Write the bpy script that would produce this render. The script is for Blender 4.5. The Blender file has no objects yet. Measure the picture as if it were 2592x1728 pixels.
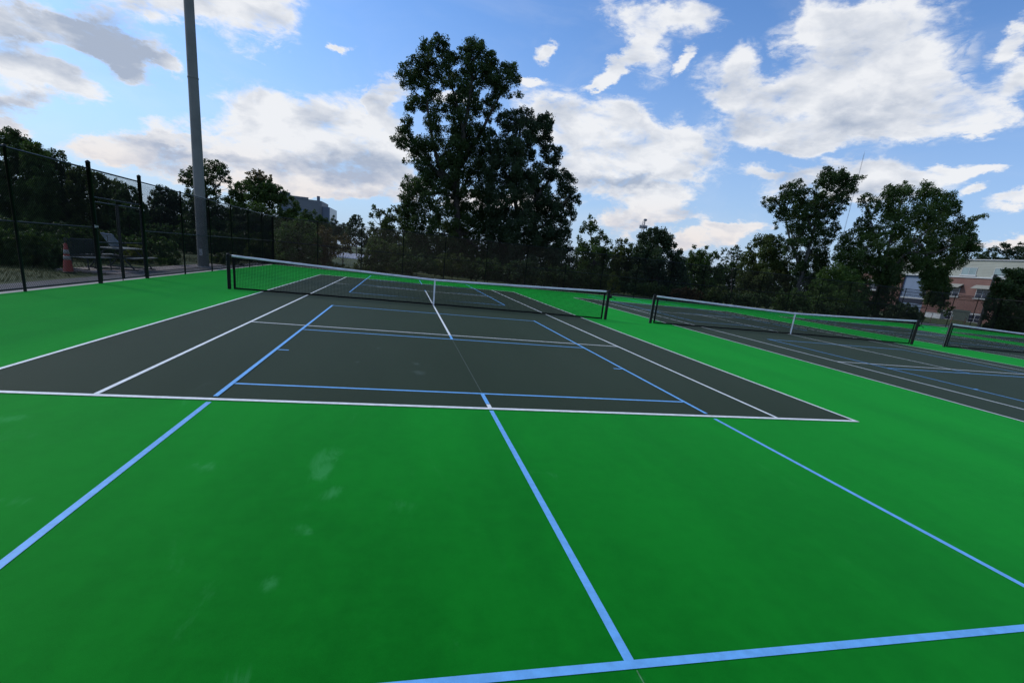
import bpy, math, random
import numpy as np
from mathutils import Vector, Matrix
R = math.radians
scene = bpy.context.scene
C = scene.collection

# ------------------------------------------------------------------ camera
CAM_POS = np.array([-1.1105, -17.4227, 1.7409])
YAW, PITCH, ROLL = 0.2384, -0.2549, 0.1047
FPX, PW, PH = 1239.0, 2592.0, 1728.0        # focal length in pixels of the photograph
SHY = 123.43                                # the photograph is a crop: its optical axis lies below the middle


def cam_axes():
    ca, sa = math.cos(YAW), math.sin(YAW)
    cb, sb = math.cos(PITCH), math.sin(PITCH)
    cc, sc = math.cos(ROLL), math.sin(ROLL)
    fwd = np.array([sa * cb, ca * cb, sb])
    right = np.array([ca, -sa, 0.0])
    up = np.cross(right, fwd)
    return cc * right + sc * up, -sc * right + cc * up, fwd


RT, UP, FW = cam_axes()
cam_data = bpy.data.cameras.new('camera')
cam_data.sensor_width = 36.0
cam_data.sensor_fit = 'HORIZONTAL'
cam_data.lens = FPX / PW * 36.0
cam_data.shift_y = SHY / PW
cam_data.clip_start = 0.05
cam_data.clip_end = 3000
cam = bpy.data.objects.new('camera', cam_data)
C.objects.link(cam)
M4 = Matrix(((RT[0], UP[0], -FW[0], CAM_POS[0]), (RT[1], UP[1], -FW[1], CAM_POS[1]),
             (RT[2], UP[2], -FW[2], CAM_POS[2]), (0, 0, 0, 1)))
cam.matrix_world = M4
scene.camera = cam


def ray(u, v):
    d = np.outer((np.atleast_1d(u) - PW / 2) / FPX, RT) + np.outer((PH / 2 + SHY - np.atleast_1d(v)) / FPX, UP) + FW
    return d


def at(u, v, Y):
    """pixel of the photograph -> the point on the plane y = Y seen there (to read positions off the photo)"""
    d = ray(u, v)
    t = (Y - CAM_POS[1]) / d[:, 1]
    p = CAM_POS + d * t[:, None]
    return p


def depth_of(p):
    return (np.atleast_2d(p) - CAM_POS) @ FW


# ------------------------------------------------------------------ exposure
vs = scene.view_settings
vs.view_transform = 'Standard'
vs.look = 'None'
vs.exposure = 0.0
vs.gamma = 1.0
vs.use_curve_mapping = False
scene.render.engine = 'CYCLES'
scene.cycles.use_denoising = True
scene.cycles.max_bounces = 5
scene.cycles.diffuse_bounces = 2
scene.cycles.transparent_max_bounces = 8

# ------------------------------------------------------------------ sun and sky
SUN_AZ, SUN_EL = R(-56), R(36)               # clockwise from +Y; high left, behind cloud
sd = bpy.data.lights.new('sun', 'SUN')
sd.energy = 2.0
sd.angle = R(10)
sd.color = (1.0, 0.95, 0.88)
sun = bpy.data.objects.new('sun', sd)
C.objects.link(sun)
sdir = Vector((math.sin(SUN_AZ) * math.cos(SUN_EL), math.cos(SUN_AZ) * math.cos(SUN_EL), math.sin(SUN_EL)))
sun.rotation_euler = sdir.to_track_quat('Z', 'Y').to_euler()
sun.location = (-40, 20, 60)

world = bpy.data.worlds.new('World')
scene.world = world
world.use_nodes = True
SKY_STRENGTH = 0.15
CLOUD_GAIN = 1.0


class NT:
    """small helper for building node trees"""
    def __init__(self, tree):
        self.t = tree
        self.n = tree.nodes
        self.l = tree.links

    def new(self, kind, **kw):
        nd = self.n.new(kind)
        for k, v in kw.items():
            setattr(nd, k, v)
        return nd

    def put(self, sock, val):
        if isinstance(val, bpy.types.NodeSocket):
            self.l.new(val, sock)
        elif val is not None:
            sock.default_value = val

    def math(self, op, a, b=None, c=None, clamp=False):
        nd = self.new('ShaderNodeMath', operation=op, use_clamp=clamp)
        self.put(nd.inputs[0], a)
        self.put(nd.inputs[1], b)
        self.put(nd.inputs[2], c)
        return nd.outputs[0]

    def vmath(self, op, a, b=None):
        nd = self.new('ShaderNodeVectorMath', operation=op)
        self.put(nd.inputs[0], a)
        self.put(nd.inputs[1], b)
        return nd.outputs['Value'] if op in ('DOT_PRODUCT', 'LENGTH') else nd.outputs[0]

    def mix(self, f, a, b, mode='MIX'):
        nd = self.new('ShaderNodeMix', data_type='RGBA', blend_type=mode)
        nd.clamp_factor = True
        self.put(nd.inputs[0], f)
        self.put(nd.inputs[6], a)
        self.put(nd.inputs[7], b)
        return nd.outputs[2]

    def ramp(self, v, lo, hi, smooth=True):
        nd = self.new('ShaderNodeMapRange')
        nd.interpolation_type = 'SMOOTHSTEP' if smooth else 'LINEAR'
        self.put(nd.inputs[0], v)
        nd.inputs[1].default_value = lo
        nd.inputs[2].default_value = hi
        return nd.outputs[0]

    def noise(self, vec, scale, detail=6.0, rough=0.55, dist=0.0):
        nd = self.new('ShaderNodeTexNoise')
        self.put(nd.inputs['Vector'], vec)
        nd.inputs['Scale'].default_value = scale
        nd.inputs['Detail'].default_value = detail
        nd.inputs['Roughness'].default_value = rough
        nd.inputs['Distortion'].default_value = dist
        return nd.outputs['Fac']

    def blob(self, vec, loc, rot, scl):
        """1 at loc falling to 0 at the edge of an ellipsoid"""
        mp = self.new('ShaderNodeMapping', vector_type='TEXTURE')
        self.put(mp.inputs[0], vec)
        mp.inputs[1].default_value = loc
        mp.inputs[2].default_value = rot
        mp.inputs[3].default_value = scl
        g = self.new('ShaderNodeTexGradient', gradient_type='SPHERICAL')
        self.l.new(mp.outputs[0], g.inputs[0])
        return g.outputs[1]


def rgba(c):
    return (c[0], c[1], c[2], 1.0)


w = NT(world.node_tree)
for nd in list(w.n):
    w.n.remove(nd)
out = w.new('ShaderNodeOutputWorld')
bg = w.new('ShaderNodeBackground')
bg.inputs['Strength'].default_value = SKY_STRENGTH
w.l.new(bg.outputs[0], out.inputs[0])
sky = w.new('ShaderNodeTexSky', sky_type='NISHITA')
sky.sun_disc = False
sky.sun_elevation = SUN_EL
sky.sun_rotation = SUN_AZ
sky.altitude = 100
sky.air_density = 1.0
sky.dust_density = 0.6
sky.ozone_density = 2.5
tc = w.new('ShaderNodeTexCoord')
DIR = tc.outputs['Generated']

# cumulus banks: (u, v, half width, half height, tilt) read off a 2352 px wide view of the sky, turned into directions
K = PW / 2352.0
CLOUDS = [
    (70, 155, 175, 62, 18), (165, 190, 95, 40, 20), (60, 30, 200, 60, 8), (210, 70, 200, 44, 14), (310, 18, 110, 42, 10),
    (250, 105, 150, 36, 18), (20, 235, 110, 45, 0), (20, 300, 80, 22, 20),
    (575, 45, 130, 75, 10), (470, 15, 120, 40, 0), (640, 20, 70, 60, 20),
    (300, 157, 80, 30, 32), (388, 150, 50, 24, 40), (785, 108, 30, 12, 5),
    (585, 270, 100, 85, 10), (690, 290, 130, 85, 0), (810, 300, 120, 85, 20), (430, 325, 210, 50, -6), (270, 350, 130, 42, 0),
    (480, 365, 260, 52, 0), (640, 385, 280, 55, 4), (800, 385, 180, 60, 5), (900, 330, 90, 60, 20),
    (840, 437, 150, 26, 0), (700, 437, 70, 18, 0), (560, 420, 120, 26, 0), (880, 415, 90, 22, 0),
    (895, 215, 70, 40, 20), (880, 245, 40, 30, 0), (1040, 240, 60, 20, 0),
    (1258, 120, 24, 20, 0), (1215, 185, 46, 16, 5),
    (1270, 265, 110, 70, 12), (1370, 320, 150, 90, 14), (1480, 330, 130, 62, 15), (1530, 395, 150, 60, 0), (1430, 255, 70, 50, 10),
    (1350, 400, 150, 50, 0), (1580, 355, 90, 56, 0), (1540, 300, 60, 40, 30), (1480, 450, 130, 26, 0),
    (1455, 502, 110, 34, -8), (1530, 495, 95, 28, 0), (1705, 525, 76, 26, -6), (1600, 550, 90, 22, 0), (1640, 520, 40, 16, 0),
    (1450, 35, 105, 62, 12), (1480, 95, 80, 52, 60), (1400, 160, 80, 20, -40), (1605, 50, 75, 50, -55), (1380, 188, 40, 14, -30),
    (1560, 135, 30, 16, -40), (1520, 20, 100, 50, 0),
    (1690, 210, 130, 60, 20), (1800, 255, 190, 75, 0), (1940, 200, 210, 115, -20), (2090, 160, 170, 100, -32), (1950, 80, 170, 62, -35),
    (1880, 45, 90, 60, -55), (2060, 30, 160, 50, -15), (2150, 235, 160, 70, 0), (1740, 315, 110, 42, 0), (2240, 235, 110, 55, 0),
    (1810, 90, 70, 45, -35), (2050, 290, 190, 45, -8), (1850, 320, 90, 34, 0), (1690, 150, 45, 55, 20),
    (2325, 85, 90, 28, -35), (2340, 160, 70, 45, -20), (2320, 255, 90, 34, 0),
    (1830, 415, 110, 40, -22), (1950, 410, 140, 55, -5), (2070, 400, 120, 40, 0), (2160, 398, 100, 28, -8), (2265, 385, 66, 15, -12),
    (2040, 432, 160, 34, 0), (1745, 404, 62, 17, 0), (2330, 460, 80, 22, -8), (2230, 440, 46, 13, -25),
    (2300, 545, 150, 18, 0), (1150, 470, 200, 20, 0),
]
SHADE = [
    (130, 70, 360, 80, 10, .62), (300, 115, 180, 70, 25, .5), (20, 245, 160, 60, 0, .6), (60, 215, 90, 18, 10, .4),
    (640, 385, 260, 32, 5, .75), (830, 372, 130, 40, 5, .7), (430, 350, 170, 14, 8, .5), (1340, 420, 160, 24, 0, .7),
    (1260, 345, 80, 40, 0, .5), (1960, 275, 230, 28, -6, .5), (1720, 180, 60, 40, 10, .35), (1500, 520, 120, 14, 0, .4),
    (2010, 440, 170, 22, 0, .5), (1950, 140, 120, 18, -35, .25), (850, 450, 150, 16, 0, .4), (1480, 420, 120, 16, 5, .5),
]


def dir_of(u, v):
    d = ray(u * K, v * K)[0]
    return d / np.linalg.norm(d)


def sky_blob(u, v, ru, rv, ang):
    d = dir_of(u, v)
    ca, sa = math.cos(R(ang)), math.sin(R(ang))
    p1 = dir_of(u + ru * ca, v + ru * sa)
    p2 = dir_of(u - rv * sa, v + rv * ca)
    r1, r2 = np.linalg.norm(p1 - d), np.linalg.norm(p2 - d)
    e1 = (p1 - d) - d * np.dot(p1 - d, d)
    e1 /= np.linalg.norm(e1)
    e2 = np.cross(d, e1)
    m = Matrix(((d[0], e1[0], e2[0]), (d[1], e1[1], e2[1]), (d[2], e1[2], e2[2])))
    return w.blob(WDIR, tuple(d), tuple(m.to_euler('XYZ')), (3.0, r1 * 1.18, r2 * 1.20))


# perspective-stretched coordinates of a flat cloud layer
sep = w.new('ShaderNodeSeparateXYZ')
w.l.new(DIR, sep.inputs[0])
zz = w.math('ADD', w.math('MAXIMUM', sep.outputs[2], 0.0), 0.60)
comb = w.new('ShaderNodeCombineXYZ')
w.l.new(w.math('DIVIDE', sep.outputs[0], zz), comb.inputs[0])
w.l.new(w.math('DIVIDE', sep.outputs[1], zz), comb.inputs[1])
w.l.new(w.math('MULTIPLY', sep.outputs[2], 1.9), comb.inputs[2])
LAY = comb.outputs[0]
# warp the direction a little so that bank edges are ragged
wn = w.new('ShaderNodeTexNoise')
w.l.new(LAY, wn.inputs['Vector'])
wn.inputs['Scale'].default_value = 5.5
wn.inputs['Detail'].default_value = 9
wn.inputs['Roughness'].default_value = 0.66
wo = w.vmath('SUBTRACT', wn.outputs['Color'], (0.5, 0.5, 0.5))
ws = w.new('ShaderNodeVectorMath', operation='SCALE')
w.l.new(wo, ws.inputs[0])
ws.inputs[3].default_value = 0.10
WDIR = w.vmath('ADD', DIR, ws.outputs[0])

acc = None
for c in CLOUDS:
    b = sky_blob(*c)
    b = w.math('MULTIPLY', b, 1.55 if c[3] < 36 else 1.15)
    acc = b if acc is None else w.math('ADD', acc, b)
field = w.math('MINIMUM', acc, 1.0)
# beyond the frame: the same broken cumulus, placed by noise alone
inview = w.ramp(w.vmath('DOT_PRODUCT', DIR, tuple(FW)), math.cos(R(62)), math.cos(R(53)))
gen = w.math('MULTIPLY', w.ramp(w.noise(LAY, 1.3, 2.0), 0.44, 0.66), 0.75)
gen = w.math('MULTIPLY', gen, w.math('SUBTRACT', 1.0, inview))
field = w.math('ADD', field, gen)
n1 = w.noise(LAY, 10.5, 10.0, 0.62, 0.35)
off = w.vmath('ADD', LAY, (-0.030, 0.014, 0.055))
n1s = w.noise(LAY, 10.5, 5.0, 0.50, 0.35)
n1b = w.noise(off, 10.5, 5.0, 0.50, 0.35)
n3 = w.noise(LAY, 27.0, 6.0, 0.66, 0.6)
dens = w.math('ADD', field, w.math('MULTIPLY', w.math('SUBTRACT', n1, 0.5), 2.15))
dens = w.math('ADD', dens, w.math('MULTIPLY', w.math('SUBTRACT', n3, 0.5), 0.8))
alpha = w.ramp(dens, 0.18, 0.98)
alpha = w.math('MULTIPLY', alpha, w.ramp(field, 0.0, 0.22))
halo = w.math('MULTIPLY', w.ramp(field, 0.0, 0.55), w.ramp(w.noise(LAY, 15.0, 9.0, 0.68, 1.2), 0.46, 0.66))
alpha = w.math('MAXIMUM', alpha, w.math('MULTIPLY', halo, 0.62))
veil = w.math('MULTIPLY', w.ramp(w.noise(LAY, 2.2, 8.0, 0.6, 1.0), 0.45, 0.75), 0.16)
alpha = w.math('MAXIMUM', alpha, veil)
sh = None
for c in SHADE:
    b = w.math('MULTIPLY', w.math('POWER', sky_blob(*c[:5]), 0.8), c[5] * .95)
    sh = b if sh is None else w.math('ADD', sh, b)
relief = w.math('MULTIPLY', w.math('SUBTRACT', n1s, n1b), 2.3)
n2 = w.noise(LAY, 5.5, 5.0, 0.5)
grey = w.math('ADD', sh, w.math('MULTIPLY', w.math('SUBTRACT', n2, 0.44), 1.1))
grey = w.math('SUBTRACT', grey, relief)
grey = w.math('ADD', grey, w.math('MULTIPLY', w.ramp(dens, 0.55, 1.45), 0.48), None)
grey = w.math('SUBTRACT', grey, 0.12, None, True)
low = w.ramp(sep.outputs[2], 0.17, 0.02)
lit = w.mix(low, rgba((0.86, 0.88, 0.92)), rgba((0.86, 0.78, 0.74)))
gcol = w.mix(low, rgba((0.40, 0.47, 0.60)), rgba((0.50, 0.54, 0.67)))
ccol = w.mix(grey, lit, gcol)
cs = w.new('ShaderNodeVectorMath', operation='SCALE')
w.l.new(ccol, cs.inputs[0])
cs.inputs[3].default_value = CLOUD_GAIN / SKY_STRENGTH
SKY_TINT = (0.68, 0.92, 1.20)
skc = w.mix(1.0, sky.outputs[0], rgba(SKY_TINT), 'MULTIPLY')
# pale summer haze towards the horizon
hz = w.new('ShaderNodeVectorMath', operation='SCALE')
hz.inputs[0].default_value = (0.45, 0.58, 0.79)
hz.inputs[3].default_value = 1.0 / SKY_STRENGTH
hf = w.math('POWER', w.ramp(sep.outputs[2], 0.42, 0.0, False), 1.5)
skc = w.mix(w.math('MULTIPLY', hf, 0.95), skc, hz.outputs[0])
fin = w.mix(alpha, skc, cs.outputs[0])
w.l.new(fin, bg.inputs['Color'])

# ------------------------------------------------------------------ helpers


def tag(o, label=None, cat=None, group=None, kind=None):
    if label:
        o['label'] = label
    if cat:
        o['category'] = cat
    if group:
        o['group'] = group
    if kind:
        o['kind'] = kind
    return o


def empty(name, loc=(0, 0, 0), rz=0.0):
    o = bpy.data.objects.new(name, None)
    C.objects.link(o)
    o.location = loc
    o.rotation_euler = (0, 0, rz)
    o.empty_display_size = 0.3
    return o


class MB:
    """collects simple solids and links them as one mesh object"""
    def __init__(self):
        self.v, self.f = [], []

    def add(self, vs_, fs_):
        k = len(self.v)
        self.v += [tuple(p) for p in vs_]
        self.f += [tuple(i + k for i in f) for f in fs_]
        return self

    def box(self, x0, y0, z0, x1, y1, z1, m=None):
        vs_ = [(x, y, z) for z in (z0, z1) for x, y in ((x0, y0), (x1, y0), (x1, y1), (x0, y1))]
        if m is not None:
            vs_ = [tuple(m @ Vector(p)) for p in vs_]
        return self.add(vs_, [(3, 2, 1, 0), (4, 5, 6, 7), (0, 1, 5, 4), (1, 2, 6, 5), (2, 3, 7, 6), (3, 0, 4, 7)])

    def tube(self, pts, rads, n=8, cap=True):
        pts = [Vector(p) for p in pts]
        if not hasattr(rads, '__len__'):
            rads = [rads] * len(pts)
        rings = []
        prev = None
        for i, p in enumerate(pts):
            a = pts[max(0, i - 1)]
            b = pts[min(len(pts) - 1, i + 1)]
            d = (b - a).normalized()
            if prev is None:
                ref = Vector((0, 0, 1)) if abs(d.z) < 0.9 else Vector((1, 0, 0))
                x = d.cross(ref).normalized()
            else:
                x = (prev - d * prev.dot(d)).normalized()
            prev = x
            y = d.cross(x)
            rings.append([p + (x * math.cos(2 * math.pi * j / n) + y * math.sin(2 * math.pi * j / n)) * rads[i] for j in range(n)])
        vs_ = [q for r_ in rings for q in r_]
        fs_ = []
        for i in range(len(pts) - 1):
            for j in range(n):
                k = (j + 1) % n
                fs_.append((i * n + j, i * n + k, (i + 1) * n + k, (i + 1) * n + j))
        if cap:
            m_ = len(vs_)
            vs_ += rings[0] + rings[-1]
            fs_.append(tuple(m_ + j for j in reversed(range(n))))
            fs_.append(tuple(m_ + n + j for j in range(n)))
        return self.add(vs_, fs_)

    def cyl(self, x, y, z0, z1, r0, r1=None, n=16):
        return self.tube([(x, y, z0), (x, y, z1)], [r0, r0 if r1 is None else r1], n)

    def lathe(self, prof, x=0, y=0, n=20):
        vs_ = [(x + r_ * math.cos(2 * math.pi * j / n), y + r_ * math.sin(2 * math.pi * j / n), z) for r_, z in prof for j in range(n)]
        fs_ = []
        for i in range(len(prof) - 1):
            for j in range(n):
                k = (j + 1) % n
                fs_.append((i * n + j, i * n + k, (i + 1) * n + k, (i + 1) * n + j))
        m_ = len(vs_)
        vs_ += vs_[:n] + vs_[m_ - n:m_]
        fs_.append(tuple(m_ + j for j in reversed(range(n))))
        fs_.append(tuple(m_ + n + j for j in range(n)))
        return self.add(vs_, fs_)

    def quad(self, a, b, c, d):
        return self.add([a, b, c, d], [(0, 1, 2, 3)])

    def mesh(self, name, mat=None, smooth=False):
        me = bpy.data.meshes.new(name)
        me.from_pydata(self.v, [], self.f)
        if mat is not None:
            me.materials.append(mat)
        if smooth:
            me.polygons.foreach_set('use_smooth', [True] * len(me.polygons))
        me.update()
        return me

    def build(self, name, mat, parent=None, smooth=False, bevel=0.0):
        me = self.mesh(name, mat, smooth)
        return link(name, me, parent, bevel=bevel)


def link(name, me, parent=None, loc=None, rz=None, bevel=0.0):
    o = bpy.data.objects.new(name, me)
    C.objects.link(o)
    if parent is not None:
        o.parent = parent
    if loc is not None:
        o.location = loc
    if rz is not None:
        o.rotation_euler = (0, 0, rz)
    if bevel > 0:
        b = o.modifiers.new('bevel', 'BEVEL')
        b.width = bevel
        b.segments = 2
        b.limit_method = 'ANGLE'
    return o


MATS = {}


def mat(name, col, rough=0.6, var=0.12, vscale=3.0, bump=0.0, bscale=60.0, metal=0.0, spec=0.5, col2=None):
    """principled material with soft noise in colour and an optional fine bump"""
    if name in MATS:
        return MATS[name]
    m = bpy.data.materials.new(name)
    m.use_nodes = True
    t = NT(m.node_tree)
    p = t.n['Principled BSDF']
    co = t.new('ShaderNodeTexCoord').outputs['Object']
    nz = t.noise(co, vscale, 6.0, 0.6)
    dark = tuple(c * (1 - var) for c in col) if col2 is None else col2
    lite = tuple(min(1, c * (1 + var)) for c in col) if col2 is None else col
    t.l.new(t.mix(t.ramp(nz, 0.3, 0.7), rgba(dark), rgba(lite)), p.inputs['Base Color'])
    p.inputs['Roughness'].default_value = rough
    p.inputs['Metallic'].default_value = metal
    p.inputs['Specular IOR Level'].default_value = spec
    if bump > 0:
        b = t.new('ShaderNodeBump')
        b.inputs['Strength'].default_value = bump
        b.inputs['Distance'].default_value = 0.02
        t.l.new(t.noise(co, bscale, 4.0), b.inputs['Height'])
        t.l.new(b.outputs[0], p.inputs['Normal'])
    MATS[name] = m
    return m


def court_paint(name, col, scuffs=(), rough=0.55, spec=0.35, scuffcol=(0.05, 0.24, 0.06), mott=0.22, sheen=None):
    """acrylic sports coating: sand grain, squeegee mottling, dusty scuffs where the photo shows them"""
    m = bpy.data.materials.new(name)
    m.use_nodes = True
    t = NT(m.node_tree)
    p = t.n['Principled BSDF']
    co = t.new('ShaderNodeTexCoord').outputs['Object']
    st = t.new('ShaderNodeMapping')
    st.inputs[3].default_value = (1.0, 0.28, 1.0)
    st.inputs[2].default_value = (0, 0, R(-12))
    t.l.new(co, st.inputs[0])
    a = t.noise(st.outputs[0], 0.8, 5.0, 0.62, 0.4)
    b_ = t.noise(co, 7.0, 6.0, 0.7)
    f = t.math('ADD', t.math('MULTIPLY', a, 0.65), t.math('MULTIPLY', b_, 0.35))
    base = t.mix(t.ramp(f, 0.32, 0.68), rgba([c * (1 - mott) for c in col]), rgba([c * (1 + mott) + 0.0015 for c in col]))
    grain = t.noise(co, 140.0, 2.0, 0.6)
    base = t.mix(t.math('MULTIPLY', t.ramp(grain, 0.52, 0.85), 0.25), base, rgba([c * 1.8 + 0.01 for c in col]))
    # wispy dust everywhere, very faint
    wsp = t.ramp(t.noise(st.outputs[0], 2.3, 8.0, 0.7, 1.2), 0.60, 0.80)
    base = t.mix(t.math('MULTIPLY', wsp, 0.34), base, rgba(scuffcol))
    acc_ = None
    for (x, y, rx, ry, ang, s) in scuffs:
        bl = t.math('MULTIPLY', t.blob(co, (x, y, 0), (0, 0, R(ang)), (rx, ry, 5)), s)
        acc_ = bl if acc_ is None else t.math('ADD', acc_, bl)
    if acc_ is not None:
        sn = t.noise(st.outputs[0], 7.0, 9.0, 0.75, 1.2)
        dd = t.math('ADD', acc_, t.math('MULTIPLY', t.math('SUBTRACT', sn, 0.5), 3.0))
        ss = t.math('MULTIPLY', t.ramp(dd, 0.25, 1.2), t.ramp(acc_, 0.0, 0.45))
        base = t.mix(t.math('MULTIPLY', ss, 0.6), base, rgba(scuffcol))
    t.l.new(base, p.inputs['Base Color'])
    p.inputs['Roughness'].default_value = rough
    p.inputs['Specular IOR Level'].default_value = spec
    if sheen:
        p.inputs['Sheen Weight'].default_value = sheen[0]
        p.inputs['Sheen Roughness'].default_value = 0.5
        p.inputs['Sheen Tint'].default_value = rgba(sheen[1])
    bp = t.new('ShaderNodeBump')
    bp.inputs['Strength'].default_value = 0.25
    bp.inputs['Distance'].default_value = 0.004
    t.l.new(t.noise(co, 260.0, 2.0), bp.inputs['Height'])
    t.l.new(bp.outputs[0], p.inputs['Normal'])
    return m


def gnd(u, v):
    d = ray(u * K, v * K)[0]
    tt = -CAM_POS[2] / d[2]
    return CAM_POS + d * tt


# ------------------------------------------------------------------ ground, courts, lines
grass_m = mat('dry_grass', (0.085, 0.10, 0.035), 0.9, vscale=0.35, bump=0.5, bscale=25, col2=(0.035, 0.055, 0.018), spec=0.2)
g = MB()
NG = 48
xs = np.linspace(-900, 900, NG)
for i in range(NG - 1):
    for j in range(NG - 1):
        g.quad((xs[i], xs[j], -0.05), (xs[i + 1], xs[j], -0.05), (xs[i + 1], xs[j + 1], -0.05), (xs[i], xs[j + 1], -0.05))
tag(g.build('ground', grass_m), kind='structure')

GREEN = (0.0010, 0.141, 0.0066)
DARK = (0.0190, 0.0325, 0.0190)
sc = []
for (u, v, ru, rv, ang, s) in [(750, 1052, 36, 42, 0, .95), (762, 1134, 26, 22, 0, 1.1), (740, 1090, 25, 30, 0, .9), (475, 1072, 48, 16, -28, 1.0),
                              (690, 1215, 34, 18, 0, .9), (712, 1225, 20, 10, 0, .8), (620, 1338, 30, 24, 0, .7), (12, 962, 50, 14, -25, 1.0),
                              (925, 1160, 40, 22, 0, .6), (550, 1560, 70, 40, 0, .5), (30, 1150, 60, 14, -40, .6), (1240, 1085, 60, 8, 15, .5),
                              (1165, 1030, 30, 14, 0, .4), (1800, 1120, 90, 12, 5, .3), (820, 1450, 60, 60, 0, .3), (1050, 1480, 40, 30, 0, .35),
                              (1475, 1560, 30, 26, 0, .9), (510, 990, 70, 12, 5, .4), (1270, 1100, 20, 12, 0, .4), (950, 1080, 120, 40, 0, .25)]:
    c0, c1, c2 = gnd(u, v), gnd(u + ru, v), gnd(u, v + rv)
    sc.append((c0[0], c0[1], 1.35 * max(.05, np.linalg.norm(c1 - c0)), 1.35 * max(.05, np.linalg.norm(c2 - c0)), -13, s))
green_m = court_paint('green_acrylic', GREEN, sc, 0.75, 0.03, scuffcol=(0.045, 0.25, 0.075), sheen=(0.38, (0.06, 0.95, 0.14)))
sc2 = []
for (u, v, ru, rv, s) in [(962, 855, 26, 10, 1.3), (955, 835, 14, 8, 1.0), (822, 832, 10, 6, .9), (1360, 958, 70, 6, .9), (870, 800, 16, 6, .7), (1426, 935, 14, 5, .6)]:
    c0, c1, c2 = gnd(u, v), gnd(u + ru, v), gnd(u, v + rv)
    sc2.append((c0[0], c0[1], max(.08, np.linalg.norm(c1 - c0)), max(.08, np.linalg.norm(c2 - c0)), 13, s))
dark_m = court_paint('dark_grey_green_acrylic', DARK, sc2, 0.7, 0.05, sheen=(0.06, (0.7, 0.8, 0.5)), scuffcol=(0.06, 0.085, 0.07), mott=0.08)
white_m = mat('white_line_paint', (0.78, 0.81, 0.78), 0.6, var=0.12, vscale=14)
blue_m = mat('blue_line_paint', (0.150, 0.43, 0.80), 0.6, var=0.10, vscale=14)
chalk_m = mat('chalk', (0.060, 0.085, 0.060), 0.8, var=0.4, vscale=12)
chalk2_m = mat('chalk_on_green', (0.07, 0.25, 0.08), 0.8, var=0.4, vscale=12)

XL, XR, YB, YF = -9.32, 53.4, -18.3, 18.2
s = MB()
s.box(XL, YB, -0.30, XR, YF, 0.0)
tag(s.build('court_surface', green_m), kind='structure')


def strip(name, x0, y0, x1, y1, z, m, par, wd=0.05):
    b = MB()
    if abs(x1 - x0) > abs(y1 - y0):
        a = (x0, y0 - wd / 2), (x1, y0 - wd / 2), (x1, y0 + wd / 2), (x0, y0 + wd / 2)
    else:
        a = (x0 - wd / 2, y0), (x0 + wd / 2, y0), (x0 + wd / 2, y1), (x0 - wd / 2, y1)
    n = 1
    b.add([(p[0], p[1], z) for p in a], [(0, 1, 2, 3)])
    return b.build(name, m, par)


DX = 14.762
for ci in range(4):
    cx = ci * DX
    b = MB()
    b.add([(cx - 5.485, -11.885, .003), (cx + 5.485, -11.885, .003), (cx + 5.485, 11.885, .003), (cx - 5.485, 11.885, .003)], [(0, 1, 2, 3)])
    court = tag(b.build('tennis_court', dark_m), kind='structure')
    zw, zb, zs = .008, .0055, .0105
    for sx in (-1, 1):
        strip('sideline', cx + sx * 5.46, -11.885, cx + sx * 5.46, 11.885, zw, white_m, court)
        strip('singles_sideline', cx + sx * 4.115, -11.81, cx + sx * 4.115, 11.81, zw, white_m, court)
    for sy in (-1, 1):
        strip('baseline', cx - 5.43, sy * 11.85, cx + 5.43, sy * 11.85, zw, white_m, court, 0.07)
        strip('service_line', cx - 4.09, sy * 6.40, cx + 4.09, sy * 6.40, zw, white_m, court)
        y0, y1 = sorted((sy * 11.812, sy * 11.68))
        strip('centre_mark', cx, y0, cx, y1, zw, white_m, court)
    strip('centre_service_line', cx, -6.372, cx, 6.372, zw, white_m, court)
    # blue pickleball courts, one on each side of the net
    for sy in (-1, 1):
        t0, kf, nn, kn, bb = sy * 2.36, sy * 6.92, sy * 9.05, sy * 11.187, sy * 15.745
        for sx in (-1, 1):
            x = cx + sx * 3.03
            lo, hi = sorted((t0 - sy * 0.025, sy * 11.755))
            strip('pickleball_sideline', x, lo, x, hi, zs, blue_m, court)
            lo, hi = sorted((sy * 11.945, bb + sy * .025))
            strip('pickleball_sideline', x, lo, x, hi, .003, blue_m, court)
            xa, xb = sorted((x - sx * .025, x - sx * 0.19))
            strip('net_tick', xa, nn, xb, nn, zb, blue_m, court)
        for yy in (t0, kf, kn):
            strip('kitchen_line', cx - 3.01, yy, cx + 3.01, yy, zb, blue_m, court)
        strip('pickleball_baseline', cx - 3.01, bb, cx + 3.01, bb, .003, blue_m, court)
        lo, hi = sorted((sy * 6.43, kf - sy * .025))
        strip('pickleball_centreline', cx, lo, cx, hi, zb, blue_m, court)
        lo, hi = sorted((kn + sy * .025, sy * 11.66))
        strip('pickleball_centreline', cx, lo, cx, hi, zb, blue_m, court)
        lo, hi = sorted((sy * 11.915, bb - sy * .025))
        strip('pickleball_centreline', cx, lo, cx, hi, .003, blue_m, court)
    if ci == 0:
        strip('chalk_line', cx, -11.16, cx, -6.96, .0065, chalk_m, court, 0.012)
        strip('chalk_line', cx + .01, -16.35, cx + .01, -15.78, .0035, chalk2_m, court, 0.007)

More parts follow.
